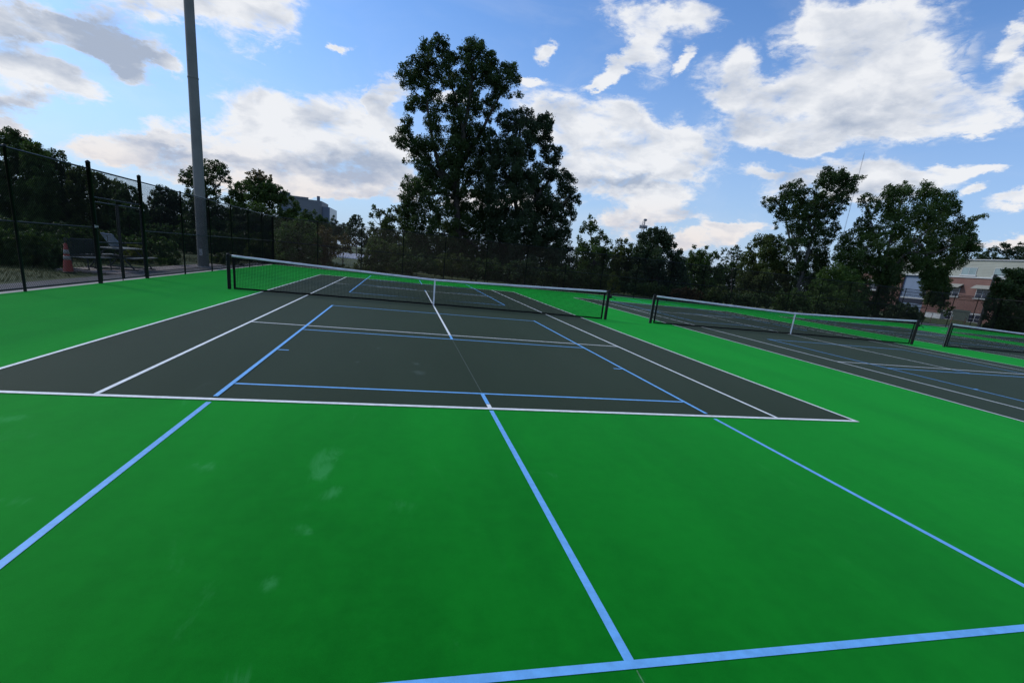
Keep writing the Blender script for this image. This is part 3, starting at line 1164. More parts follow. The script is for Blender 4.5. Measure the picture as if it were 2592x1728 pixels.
gapA = [(1064, 238, 5), (1126, 235, 8), (1061, 303, 12), (1079, 340, 12), (1120, 309, 9), (1232, 232, 10), (1298, 217, 7), (1274, 256, 9),
        (1091, 409, 5), (1040, 410, 3), (1064, 385, 6), (1196, 471, 8), (1167, 459, 4), (1110, 150, 3), (1158, 170, 5), (1045, 330, 5), (1130, 345, 6),
        (1100, 265, 5), (1205, 300, 5), (1100, 215, 3)]
tree('tall_tree', 'tallest tree in the middle, with an airy upright crown and forked limbs', 'tree', 29.5,
     [dict(poly=polyA, r=20, leaf=6.2, dens=1.1, gaps=[(a, b_, c * 1.05) for a, b_, c in gapA], overlap=1.9, thick=.65)], 'deep',
     [[(1165, 705), (1160, 600), (1155, 500), (1160, 400), (1180, 300), (1195, 200), (1200, 150)],
      [(1155, 480), (1110, 420), (1092, 340), (1080, 260), (1078, 180)],
      [(1158, 440), (1175, 340), (1150, 240), (1120, 150)],
      [(1165, 420), (1215, 340), (1250, 270), (1290, 200)],
      [(1130, 460), (1075, 405), (1040, 375), (1005, 350)]], BT, 11, 15, limbs=70)
polyB = [(1230, 600), (1225, 400), (1240, 330), (1262, 290), (1296, 278), (1322, 272), (1345, 274), (1358, 288), (1372, 290), (1386, 282), (1400, 300),
         (1403, 330), (1396, 350), (1405, 370), (1424, 375), (1428, 396), (1416, 410), (1430, 430), (1456, 444), (1464, 456), (1450, 470), (1468, 494),
         (1477, 508), (1455, 528), (1466, 546), (1452, 560), (1442, 600), (1455, 650), (1455, 730), (1235, 730)]
gapB = [(1217, 335, 9), (1317, 342, 4), (1190, 383, 8), (1343, 412, 10), (1361, 377, 6), (1232, 485, 5), (1270, 345, 5), (1392, 420, 5), (1400, 470, 4),
        (1310, 520, 3), (1260, 430, 5), (1420, 510, 3), (1330, 460, 3)]
tree('broad_tree', 'broad dense dark tree right against the tallest tree, spreading to its right', 'tree', 27.5,
     [dict(poly=polyB, r=20, leaf=6.2, dens=1.35, gaps=[(a, b_, c * .95) for a, b_, c in gapB], overlap=2.0, thick=.9)], 'blue',
     [[(1300, 730), (1305, 640), (1310, 560), (1300, 470), (1310, 380), (1320, 310)],
      [(1308, 560), (1360, 500), (1400, 440), (1405, 400)], [(1308, 600), (1380, 570), (1440, 500)]], BT, 12, 13, limbs=50)

# understorey and smaller trees, left to right beyond the far fence
tree('small_tree', 'small olive green tree at the left foot of the tallest tree', 'tree', 26,
     [dict(poly=[(1000, 715), (925, 710), (922, 640), (940, 590), (936, 560), (934, 530), (946, 514), (962, 518), (975, 534), (990, 524), (1004, 516), (1014, 540), (1024, 600), (1040, 715)],
           r=19, leaf=7, dens=1.3, overlap=1.7, gaps=[(960, 560, 4), (1008, 575, 4)])], 'olive', [[(980, 712), (975, 640), (965, 570), (955, 530)]], BT, 13, 5, limbs=20)
tree('bushy_tree', 'low olive and brown bushy tree between the pale car park gap and the tallest tree', 'tree', 22,
     [dict(poly=[(895, 712), (893, 690), (905, 650), (918, 618), (945, 600), (975, 610), (1010, 620), (1050, 640), (1060, 715)], r=18, leaf=8, dens=1.25, overlap=1.7)],
     'olive', base=(960, 700), group=BT, seed=14, tr=4, limbs=12)
tree('autumn_tree', 'rust brown small tree beside the pale car park gap', 'tree', 27,
     [dict(poly=[(842, 655), (840, 615), (852, 596), (868, 586), (886, 598), (896, 620), (900, 642), (880, 640), (862, 645)], r=14, leaf=7, dens=.9, overlap=1.4)],
     'brown', base=(868, 684), group=BT, seed=15, tr=2.5, limbs=12)
tree('autumn_tree', 'brown tinged tree right of the rounded green tree', 'tree', 24.5,
     [dict(poly=[(790, 690), (786, 620), (796, 585), (815, 570), (838, 576), (850, 600), (852, 640), (840, 665), (838, 692)], r=17, leaf=7, dens=1.2, overlap=1.6)],
     'brown', base=(815, 688), group=BT, seed=16, tr=4, limbs=12)
tree('rounded_tree', 'rounded mid green tree just beyond the left corner of the fences', 'tree', 22.5,
     [dict(poly=[(690, 690), (684, 640), (690, 600), (704, 572), (725, 556), (752, 548), (780, 556), (802, 576), (812, 610), (812, 650), (806, 692)], r=20, leaf=8, dens=1.5, overlap=1.9)],
     'mid', base=(750, 684), group=BT, seed=17, tr=6, limbs=16)
tree('shrub', 'low scrubby shrub under the pale car park gap', 'shrub', 21,
     [dict(poly=[(820, 700), (822, 668), (850, 662), (870, 668), (888, 674), (890, 702)], r=11, leaf=7, dens=1.2)], 'olive', base=(855, 700), group='shrubs beyond the fences', seed=18, tr=1.5, limbs=5)
tree('airy_tree', 'airy pointed green tree directly right of the broad dark tree', 'tree', 31,
     [dict(poly=[(1450, 740), (1456, 640), (1462, 590), (1474, 568), (1484, 552), (1494, 540), (1505, 552), (1513, 570), (1528, 585), (1538, 602), (1552, 614), (1556, 650), (1564, 740)],
           r=17, leaf=7, dens=1.05, overlap=1.6, gaps=[(1490, 600, 3), (1505, 590, 3), (1520, 615, 3)])], 'mid', [[(1500, 735), (1502, 660), (1496, 600), (1494, 560)]], BT, 19, 5, limbs=24)
tree('small_tree', 'low olive green tree between the airy tree and the round dark tree', 'tree', 29,
     [dict(poly=[(1545, 745), (1545, 660), (1552, 618), (1566, 604), (1585, 604), (1602, 616), (1612, 640), (1622, 745)], r=16, leaf=7, dens=1.3, overlap=1.7)], 'olive',
     base=(1580, 742), group=BT, seed=20, tr=4, limbs=12)
tree('round_dark_tree', 'round topped very dark drooping tree in front of the antenna tower', 'tree', 25,
     [dict(poly=[(1598, 765), (1592, 700), (1602, 650), (1608, 615), (1610, 594), (1624, 588), (1638, 580), (1652, 576), (1664, 572), (1680, 578), (1696, 590), (1708, 602),
                 (1712, 618), (1722, 626), (1732, 640), (1734, 668), (1748, 720), (1752, 775)], r=19, leaf=8, dens=1.7, overlap=2.1, droop=.8)], 'blue',
     [[(1665, 765), (1662, 690), (1660, 620)]], BT, 21, 7, limbs=14)
tree('small_tree', 'dark small tree right of the round dark tree', 'tree', 30,
     [dict(poly=[(1728, 775), (1732, 680), (1742, 640), (1748, 622), (1760, 622), (1772, 636), (1790, 618), (1806, 626), (1824, 650), (1834, 700), (1842, 785)], r=16, leaf=7, dens=1.3, overlap=1.7)],
     'mid', base=(1785, 775), group=BT, seed=22, tr=4, limbs=14)
tree('thin_tree', 'thin wispy little tree on the skyline left of the leaning trees', 'tree', 36,
     [dict(poly=[(1822, 690), (1826, 650), (1822, 632), (1832, 618), (1846, 632), (1858, 622), (1868, 612), (1876, 632), (1884, 650), (1880, 700)], r=9, leaf=6, dens=.7, overlap=1.1)],
     'deep', [[(1850, 770), (1852, 700), (1850, 640)], [(1852, 690), (1868, 650), (1868, 620)]], BT, 23, 3, limbs=22)
tree('small_tree', 'bushy olive tree at the left foot of the leaning sparse tree', 'tree', 32,
     [dict(poly=[(1850, 790), (1858, 720), (1872, 660), (1888, 630), (1905, 606), (1922, 592), (1938, 598), (1952, 590), (1972, 606), (1990, 640), (2010, 700), (2016, 800)], r=17, leaf=7, dens=1.35, overlap=1.7)],
     'olive', base=(1935, 785), group=BT, seed=24, tr=5, limbs=16)
polyC = [(1985, 650), (1965, 600), (1958, 575), (1962, 550), (1942, 538), (1928, 520), (1932, 500), (1950, 490), (1966, 500), (1972, 476), (1986, 464), (2008, 456),
         (2026, 446), (2038, 470), (2060, 482), (2058, 455), (2076, 438), (2082, 424), (2104, 418), (2125, 428), (2142, 424), (2152, 444), (2172, 440), (2192, 438), (2186, 455),
         (2172, 470), (2180, 490), (2156, 492), (2150, 515), (2140, 532), (2118, 556), (2128, 580), (2100, 620), (2100, 700), (2060, 720), (2010, 700)]
tree('leaning_sparse_tree', 'tall sparse tree leaning right, left of the big tree before the brick building', 'tree', 29,
     [dict(poly=polyC, r=15, leaf=6.2, dens=1.0, overlap=1.8, thick=.65, gaps=[(1980, 575, 9), (1962, 522, 3), (2045, 500, 5), (2000, 520, 4), (2100, 560, 4), (2060, 440, 8), (2105, 490, 3), (1990, 600, 3), (2050, 560, 3)])],
     'deep', [[(2012, 795), (2022, 720), (2045, 640), (2066, 560), (2090, 490), (2110, 440)], [(2030, 690), (2000, 610), (1985, 540), (1960, 500)],
              [(2058, 600), (2040, 540), (2020, 470)], [(2066, 560), (2120, 500), (2160, 455)]], BT, 25, 8, bark=bark_grey, limbs=46)
polyD = [(2105, 640), (2130, 590), (2165, 572), (2160, 556), (2186, 546), (2170, 512), (2182, 494), (2202, 486), (2216, 500), (2232, 502), (2236, 480), (2255, 458), (2270, 476),
         (2286, 452), (2298, 460), (2310, 486), (2332, 460), (2350, 453), (2366, 474), (2390, 486), (2425, 482), (2420, 505), (2442, 512), (2446, 524), (2426, 536), (2442, 552),
         (2470, 546), (2495, 536), (2502, 548), (2472, 572), (2462, 586), (2482, 605), (2492, 626), (2472, 646), (2452, 664), (2430, 680), (2408, 694), (2380, 700), (2330, 700), (2300, 690),
         (2260, 690), (2225, 690), (2205, 682), (2180, 700), (2150, 720), (2110, 700)]
tree('spreading_tree', 'big spreading tree in front of the brick building, right side of the photo', 'tree', 26.5,
     [dict(poly=polyD, r=18, leaf=7.8, dens=1.35, overlap=2.0, thick=.8, elong=.42, gaps=[(2325, 590, 6), (2215, 560, 5), (2410, 560, 5), (2395, 605, 4), (2170, 600, 3), (2300, 520, 3)]),
      dict(poly=[(2335, 690), (2405, 690), (2412, 730), (2398, 760), (2418, 775), (2400, 802), (2378, 798), (2362, 770), (2336, 750), (2340, 715)], r=13, leaf=8, dens=1.2, overlap=1.5, elong=.42),
      dict(poly=[(2325, 672), (2405, 672), (2402, 745), (2380, 780), (2335, 770), (2328, 720)], r=13, leaf=8, dens=1.4, overlap=1.9, elong=.42),
      dict(poly=[(2100, 680), (2290, 672), (2284, 712), (2240, 735), (2225, 790), (2190, 800), (2110, 780)], r=16, leaf=8, dens=1.4, overlap=1.9, elong=.42, gaps=[(2212, 730, 5), (2200, 700, 4)])],
     'mid', [[(2214, 812), (2222, 740), (2232, 690), (2250, 620), (2270, 550), (2290, 490)], [(2226, 720), (2260, 680), (2310, 620), (2370, 560), (2400, 510)],
             [(2236, 680), (2215, 600), (2200, 540)], [(2290, 640), (2370, 640), (2450, 600)], [(2330, 620), (2375, 700), (2390, 770)]], BT, 26, 9, limbs=50)
tree('small_tree', 'dark bushy tree under the left side of the big spreading tree', 'tree', 24,
     [dict(poly=[(2030, 815), (2040, 740), (2070, 690), (2110, 660), (2150, 668), (2180, 700), (2196, 740), (2204, 820)], r=18, leaf=8, dens=1.35, overlap=1.7, elong=.45)],
     'fresh', base=(2120, 808), group=BT, seed=27, tr=4, limbs=14)
tree('small_tree', 'dark bushy tree right behind the trunk of the big spreading tree', 'tree', 25.5,
     [dict(poly=[(2196, 822), (2200, 760), (2222, 735), (2226, 690), (2250, 664), (2285, 672), (2290, 700), (2276, 730), (2276, 765), (2330, 782), (2345, 826)], r=15, leaf=8, dens=1.3, overlap=1.7, elong=.45)],
     'deep', base=(2250, 812), group=BT, seed=30, tr=3, limbs=12)
tree('corner_tree', 'dense dark tree at the right edge by the fence corner', 'tree', 21.5,
     [dict(poly=[(2498, 850), (2492, 800), (2502, 750), (2512, 712), (2530, 690), (2552, 678), (2580, 676), (2606, 684), (2650, 690), (2660, 870), (2560, 860)], r=20, leaf=8.5, dens=1.6, overlap=1.9)],
     'deep', base=(2565, 850), group=BT, seed=28, tr=6, limbs=14)
tree('far_tree', 'distant dark trees rising above the right end of the building roof', 'tree', 62,
     [dict(poly=[(2468, 668), (2474, 640), (2500, 628), (2530, 618), (2545, 612), (2560, 624), (2580, 614), (2600, 608), (2660, 612), (2660, 680)], r=13, leaf=6, dens=1.1, overlap=1.5, gaps=[(2560, 650, 3)])],
     'blue', base=(2570, 740), group=BT, seed=29, tr=4, limbs=14)

# shrubs along the far fence
SH = 'shrubs beyond the fences'
tree('shrub', 'yellow green shrub just right of the nearest net, against the far fence', 'shrub', 19.3,
     [dict(poly=[(1540, 742), (1538, 712), (1546, 692), (1556, 688), (1566, 704), (1572, 742)], r=9, leaf=7, dens=1.1)], 'yellow', base=(1555, 738), group=SH, seed=31, tr=1.3, limbs=6)
specs = [(1600, 1690, 712, 'olive', 'low olive shrub at the foot of the round dark tree'), (1690, 1780, 722, 'rust', 'shrub with rusty leaves left of the second net'),
         (1780, 1850, 716, 'olive', 'ragged olive shrub left of the pole with the transformer'), (1850, 1960, 738, 'deep', 'dark low shrub under the pole with the transformer'),
         (1955, 2050, 728, 'mid', 'green shrub at the foot of the leaning sparse tree'), (2045, 2110, 756, 'deep', 'dark shrub behind the centre strap of the second net'),
         (2240, 2330, 764, 'blue', 'dark shrub in front of the blue grey wall')]
for k, (u0, u1, vt, key, lab) in enumerate(specs):
    um = (u0 + u1) / 2
    vb = 529 + .1046 * um + 46
    tree('shrub', lab, 'shrub', 19.6 + (k % 3) * .5,
         [dict(poly=[(u0, vb), (u0 + 3, vt + 22), (u0 + 18, vt + 4), (um - 6, vt + 8), (um + 12, vt), (u1 - 12, vt + 10), (u1, vt + 26), (u1, vb + 4)], r=12, leaf=7.5, dens=1.25, overlap=1.6)],
         key, base=(um, vb - 4), group=SH, seed=40 + k, tr=1.5, limbs=8)
specs = [(1010, 1100, 640, 'deep', 'dark shrub at the foot of the tallest tree, left of its trunk'), (1100, 1190, 636, 'olive', 'dark olive shrub right in front of the tallest trunk'),
         (1190, 1280, 650, 'deep', 'deep green shrub between the two big trunks'), (1280, 1370, 655, 'blue', 'bluish dark shrub at the foot of the broad dark tree'),
         (1370, 1460, 668, 'deep', 'dark shrub under the right side of the broad dark tree'), (1455, 1545, 676, 'olive', 'olive shrub at the foot of the airy pointed tree')]
for k, (u0, u1, vt, key, lab) in enumerate(specs):
    um = (u0 + u1) / 2
    vb = 529 + .1046 * um + 50
    tree('shrub', lab, 'shrub', 20.0 + (k % 3) * .6,
         [dict(poly=[(u0 - 6, vb), (u0 - 4, vt + 22), (u0 + 18, vt + 4), (um - 6, vt + 8), (um + 12, vt), (u1 - 12, vt + 10), (u1 + 6, vt + 26), (u1 + 6, vb + 4)], r=15, leaf=8, dens=1.3, overlap=1.7)],
         key, base=(um, vb - 4), group=SH, seed=60 + k, tr=2, limbs=8)

# ------------------------------------------------------------------ the wood beyond the left fence
tree('far_tree', 'distant dark tree on the skyline between the office block and the tallest tree', 'tree', 72,
     [dict(poly=[(876, 600), (880, 562), (890, 546), (903, 538), (916, 550), (924, 575), (926, 600)], r=9, leaf=6, dens=1.3)], 'blue', base=(903, 640), group=BT, seed=70, tr=2, limbs=8)
tree('far_tree', 'little pointed dark tree on the skyline just right of the office block', 'tree', 78,
     [dict(poly=[(826, 600), (834, 575), (838, 552), (843, 536), (849, 552), (860, 570), (874, 562), (880, 600)], r=7, leaf=5.5, dens=1.3)], 'blue', base=(845, 640), group=BT, seed=71, tr=2, limbs=8)
tree('far_tree', 'dark rounded tree hiding the foot of the office block', 'tree', 60,
     [dict(poly=[(735, 620), (745, 560), (755, 542), (775, 529), (800, 534), (815, 546), (832, 556), (840, 580), (840, 620)], r=12, leaf=6, dens=1.5)], 'deep', base=(790, 650), group=BT, seed=72, tr=3, limbs=10)
tree('oak_tree', 'open crowned tree seen behind the light pole against the clouds', 'tree', 38,
     [dict(poly=[(452, 445), (458, 428), (474, 434), (480, 416), (498, 412), (520, 402), (545, 403), (562, 412), (576, 420), (584, 445), (588, 470), (580, 480), (572, 462), (556, 472), (560, 490),
                 (568, 508), (545, 520), (520, 525), (490, 518), (452, 505), (470, 484), (452, 466)], r=12, leaf=6, dens=.95, overlap=1.6, gaps=[(500, 455, 3), (565, 480, 4), (465, 475, 5), (480, 440, 2), (530, 470, 2)])],
     'deep', [[(520, 620), (522, 540), (520, 480), (530, 430)], [(521, 510), (490, 470), (468, 440)], [(521, 500), (560, 460), (575, 440)]], LT, 73, 5, limbs=36)
tree('maple_tree', 'large dark tree with a wispy top between the light pole and the office block', 'tree', 36,
     [dict(poly=[(572, 620), (568, 540), (578, 490), (592, 464), (612, 455), (628, 446), (655, 444), (676, 452), (694, 464), (714, 476), (730, 488), (750, 502), (762, 520), (756, 550), (760, 620)],
           r=19, leaf=6.5, dens=1.5, overlap=1.9),
      dict(poly=[(618, 450), (622, 436), (640, 427), (664, 430), (672, 444), (688, 440), (690, 460), (660, 462)], r=8, leaf=5.5, dens=.6, key='brown')],
     'mid', [[(665, 640), (664, 560), (660, 490), (650, 440)]], LT, 74, 6, limbs=24)
wood = [
    ([(-80, 620), (-80, 345), (-40, 330), (0, 326), (25, 322), (50, 332), (70, 346), (84, 356), (92, 392), (105, 450), (110, 620)], 19, 1.15, 'deep', 33, 'tallest tree of the left wood, in the left corner of the photo', [(20, 375, 6), (60, 385, 6), (0, 400, 5)]),
    ([(45, 620), (48, 390), (62, 362), (84, 350), (104, 360), (118, 380), (128, 410), (150, 470), (160, 620)], 17, 1.5, 'mid', 31, 'rounded tree beside the tallest tree of the left wood', []),
    ([(105, 620), (100, 430), (108, 394), (134, 374), (152, 376), (166, 396), (180, 420), (210, 470), (215, 630)], 16, 1.3, 'deep', 34, 'knobbly topped tree left of the tall gate post', [(150, 410, 4)]),
    ([(160, 630), (170, 430), (190, 420), (215, 424), (238, 432), (262, 440), (290, 450), (310, 462), (325, 500), (330, 630)], 16, 1.4, 'olive', 32, 'olive brown tree behind the mesh gate', []),
    ([(270, 640), (285, 480), (305, 462), (330, 468), (350, 478), (362, 505), (380, 560), (385, 640)], 15, 1.5, 'deep', 30, 'dark tree to the right of the mesh gate', []),
    ([(355, 640), (362, 530), (375, 500), (390, 478), (405, 468), (428, 476), (450, 486), (468, 500), (480, 560), (485, 640)], 15, 1.5, 'blue', 33, 'dark tree left of the light pole', []),
    ([(450, 650), (455, 540), (470, 510), (500, 502), (535, 508), (560, 520), (585, 530), (600, 570), (600, 650)], 16, 1.5, 'deep', 29, 'dark tree behind the foot of the light pole', []),
    ([(570, 660), (575, 570), (590, 545), (620, 535), (655, 545), (690, 550), (705, 600), (700, 665)], 16, 1.5, 'blue', 26, 'dark tree behind the left fence near its far corner', []),
]
for k, (poly, r_, dn, key, Y, lab, gp) in enumerate(wood):
    um = sum(p[0] for p in poly) / len(poly)
    tree('woodland_tree', lab, 'tree', Y, [dict(poly=poly, r=r_, leaf=6.5, dens=dn, overlap=1.8, gaps=gp)], key, base=(um, 529 + .1046 * um + 38), group=LT, seed=80 + k, tr=5, limbs=20)
sh = [
    ([(-60, 705), (-60, 600), (-20, 598), (0, 596), (25, 600), (50, 618), (70, 650), (84, 696)], 2.2, 'mid', 'dark green shrub in the left corner of the photo behind the fence'),
    ([(60, 696), (62, 650), (85, 630), (110, 640), (130, 632), (152, 640), (168, 660), (176, 692)], 2.6, 'olive', 'brushy shrub left of the traffic cone'),
    ([(186, 686), (186, 640), (198, 614), (215, 604), (238, 600), (252, 620), (262, 684)], 7.5, 'olive', 'pale olive shrub right behind the traffic cone'),
    ([(255, 684), (262, 655), (280, 645), (300, 652), (315, 682)], 8.5, 'mid', 'low shrub seen under the picnic table'),
    ([(312, 682), (314, 640), (322, 620), (336, 614), (350, 622), (362, 618), (372, 645), (374, 682)], 8.2, 'yellow', 'yellow green shrub behind the right gate post'),
    ([(374, 680), (380, 658), (400, 650), (425, 648), (448, 656), (462, 668), (466, 680)], 10.5, 'fresh', 'low pale shrub left of the light pole foot'),
    ([(530, 680), (534, 650), (552, 640), (575, 636), (598, 642), (612, 655), (618, 680)], 14, 'olive', 'low shrub right of the light pole foot'),
    ([(612, 680), (618, 636), (635, 612), (660, 602), (685, 612), (700, 640), (704, 684)], 19.5, 'olive', 'olive shrub against the far left fence corner'),
]
for k, (poly, Y, key, lab) in enumerate(sh):
    um = sum(p[0] for p in poly) / len(poly)
    tree('shrub', lab, 'shrub', Y, [dict(poly=poly, r=14, leaf=8.5, dens=1.25, overlap=1.7)], key, base=(um, poly[0][1] - 3), group='shrubs beyond the fences', seed=100 + k, tr=1.6, limbs=8)


# dark mass of far woodland closing the horizon
def wood_band(name, tops, Y, key, seed, vbot=46, r=17, leaf=7, dens=1.4):
    rng = np.random.default_rng(seed)
    poly = [(u, 529 + .1046 * u - h) for u, h in tops] + [(tops[-1][0], 529 + .1046 * tops[-1][0] + vbot), (tops[0][0], 529 + .1046 * tops[0][0] + vbot)]
    P, lw, tn, c3, Rw = crown_points(poly, Y, r, leaf * 1.15, dens * .75, rng, overlap=1.6, thick=.8)
    ok = P[:, 2] > -.04
    me = leaf_mesh(name, P[ok], lw, key, rng, tn[ok], np.zeros(3))
    o_ = link(name, me)
    tag(o_, kind='stuff')
    return o_


rr = random.Random(4)
wood_band('distant_woodland', [(u, 28 + rr.uniform(-8, 8)) for u in range(-60, 700, 22)], 52, 'deep', 5, vbot=14)
wood_band('distant_woodland', [(u, 50 + rr.uniform(-7, 7)) for u in range(690, 1100, 18)], 112, 'blue', 6, vbot=2, r=12, leaf=6)
wood_band('distant_woodland', [(u, 54 + rr.uniform(-9, 9)) for u in range(1080, 1700, 16)], 60, 'deep', 7, vbot=16)
wood_band('distant_woodland', [(u, 62 + rr.uniform(-10, 10)) for u in range(1690, 2190, 16)], 46, 'deep', 8, vbot=30)
# undergrowth hugging the ground behind the far fence
wood_band('undergrowth', [(u, -18 + rr.uniform(-5, 5)) for u in range(1010, 2200, 16)], 21.5, 'deep', 9, vbot=48, r=12, leaf=8, dens=1.2)
wood_band('undergrowth', [(u, -48 + rr.uniform(-8, 8)) for u in range(-60, 190, 14)], 2.4, 'mid', 10, vbot=170, r=15, leaf=8, dens=1.2)
wood_band('undergrowth', [(u, -22 + rr.uniform(-7, 7)) for u in range(-60, 300, 14)], 7.5, 'deep', 13, vbot=140, r=15, leaf=8, dens=1.2)
wood_band('undergrowth', [(u, -34 + rr.uniform(-8, 8)) for u in range(190, 470, 14)], 9.5, 'mid', 14, vbot=140, r=14, leaf=8, dens=1.2)
wood_band('undergrowth', [(u, 4 + rr.uniform(-6, 6)) for u in range(360, 700, 14)], 24, 'deep', 12, vbot=70, r=14, leaf=8, dens=1.2)

# dry grass blades behind the left fence
rngg = np.random.default_rng(3)
n = 16000
P = np.stack([rngg.uniform(-17, -10.6, n), rngg.uniform(-8, 18, n), np.full(n, -.02)], 1)
P = P[~((P[:, 0] > -12.35) & (P[:, 1] > 1.85) & (P[:, 1] < 12.6))]
n = len(P)
ang = rngg.uniform(0, 2 * math.pi, n)
hh = rngg.uniform(.03, .10, n)
wv = np.stack([np.cos(ang), np.sin(ang), 0 * ang], 1) * .012
tip = P + np.stack([rngg.normal(0, .02, n), rngg.normal(0, .02, n), hh], 1)
V = np.stack([P - wv, P + wv, tip], 1).reshape(-1, 3)
me = bpy.data.meshes.new('grass')
me.from_pydata(V.tolist(), [], np.arange(3 * n).reshape(-1, 3).tolist())
me.materials.append(mat('grass_blades', (0.17, 0.15, 0.05), 0.8, vscale=0.6, col2=(0.055, 0.085, 0.025)))
tag(link('grass', me), 'dry yellowing grass strip beside the asphalt path', kind='stuff')

# ------------------------------------------------------------------ brick building on the right
brick_m = bpy.data.materials.new('red_brick')
brick_m.use_nodes = True
t = NT(brick_m.node_tree)
p = t.n['Principled BSDF']
co = t.new('ShaderNodeTexCoord').outputs['Object']
sp = t.new('ShaderNodeSeparateXYZ'); t.l.new(co, sp.inputs[0])
cb = t.new('ShaderNodeCombineXYZ'); t.l.new(sp.outputs[1], cb.inputs[0]); t.l.new(sp.outputs[2], cb.inputs[1])
bt = t.new('ShaderNodeTexBrick')
t.l.new(cb.outputs[0], bt.inputs['Vector'])
bt.inputs['Color1'].default_value = rgba((0.20, 0.090, 0.068))
bt.inputs['Color2'].default_value = rgba((0.15, 0.068, 0.054))
bt.inputs['Mortar'].default_value = rgba((0.20, 0.17, 0.15))
bt.inputs['Scale'].default_value = 1.0
bt.inputs['Brick Width'].default_value = .24
bt.inputs['Row Height'].default_value = .08
bt.inputs['Mortar Size'].default_value = .008
t.l.new(t.mix(t.ramp(t.noise(co, .4, 5), .3, .7), bt.outputs['Color'], rgba((0.15, 0.075, 0.062))), p.inputs['Base Color'])
p.inputs['Roughness'].default_value = .85
siding_m = mat('cream_siding', (0.30, 0.315, 0.265), 0.7, var=.06, vscale=.5)
trim_m = mat('white_trim', (0.46, 0.48, 0.48), 0.6, var=.05)
bsid_m = mat('blue_grey_panels', (0.13, 0.18, 0.26), 0.6, var=.1, vscale=.5)
glass_m = mat('dark_glass', (0.015, 0.018, 0.035), 0.12, var=.1, spec=.6)
glass2_m = mat('pale_window_glass', (0.22, 0.29, 0.29), 0.2, var=.15, vscale=.7)
awn_m = mat('grey_awning', (0.27, 0.27, 0.23), 0.6, var=.1)
shing_m = mat('grey_roof', (0.10, 0.10, 0.10), 0.9)
BX = 84.0
bb_ = empty('brick_building', (BX, 45, 0))
tag(bb_, 'three storey building with red brick below and cream siding on top, behind the right trees', 'building')


def bpart(name, m, *boxes, par=bb_, bevel=0):
    b = MB()
    for q in boxes:
        x0, y0, z0, x1, y1, z1 = q
        b.box(x0, y0 - 45, z0, x1, y1 - 45, z1)
    return b.build(name, m, par, bevel=bevel)


bpart('brick_wall', brick_m, (0, 10, -.5, 14, 49.3, 6.50))
bpart('brick_wall', brick_m, (0, 53.8, -.5, 14, 66, 6.50))
bpart('blue_wall', bsid_m, (.35, 49.3, -.5, 13, 53.8, 6.49))
# lapped siding on the top storey: every board leans out at its foot
b = MB()
z = 6.70
while z < 9.0:
    for y0_, y1_ in ((10, 66),):
        b.add([(-.035, y0_ - 45, z), (-.035, y1_ - 45, z), (-.010, y1_ - 45, z + .22), (-.010, y0_ - 45, z + .22), (.02, y0_ - 45, z), (.02, y1_ - 45, z)],
              [(0, 3, 2, 1), (0, 1, 5, 4)])
    z += .22
b.build('siding_board', siding_m, bb_)['kind'] = 'stuff'
bpart('upper_wall', siding_m, (.0, 10.02, 6.69, 13.9, 65.98, 9.12))
bpart('roof', shing_m, (-.10, 9.8, 9.245, 14.2, 66.2, 9.30))
bpart('fascia', trim_m, (-.22, 9.7, 9.13, 14.3, 66.3, 9.24))
bpart('belt_course', trim_m, (-.14, 9.9, 6.505, 13.8, 66.1, 6.685))
bpart('blue_wall_band', trim_m, (.26, 49.35, 2.66, .34, 53.75, 2.86))


def window(y0_, y1_, z0_, z1_, gm, x=0.0, mull=1, rail=True):
    f = MB()
    t_ = .05
    for q in ((y0_, z0_, y1_, z0_ + t_), (y0_, z1_ - t_, y1_, z1_), (y0_, z0_ + t_ + .002, y0_ + t_, z1_ - t_ - .002), (y1_ - t_, z0_ + t_ + .002, y1_, z1_ - t_ - .002)):
        f.box(x - .06, q[0] - 45, q[1], x - .004, q[2] - 45, q[3])
    fr = f.build('window', trim_m, bb_)
    for k in range(mull):
        yc = y0_ + (y1_ - y0_) * (k + 1) / (mull + 1)
        m_b = MB(); m_b.box(x - .058, yc - .025 - 45, z0_ + t_ + .003, x - .006, yc + .025 - 45, z1_ - t_ - .003); m_b.build('mullion', trim_m, fr)
    if rail:
        zc = z0_ + (z1_ - z0_) * .45
        m_b = MB(); m_b.box(x - .050, y0_ + t_ - 45 + .002, zc, x - .012, y1_ - t_ - 45 - .002, zc + .03); m_b.build('rail', trim_m, fr)
    m_b = MB(); m_b.box(x - .030, y0_ + t_ - 45, z0_ + t_, x - .022, y1_ - t_ - 45, z1_ - t_); m_b.build('pane', gm, fr)
    sl = MB(); sl.box(x - .16, y0_ - .15 - 45, z0_ - .16, x - .003, y1_ + .15 - 45, z0_ - .004); sl.build('sill', trim_m, fr)
    return fr


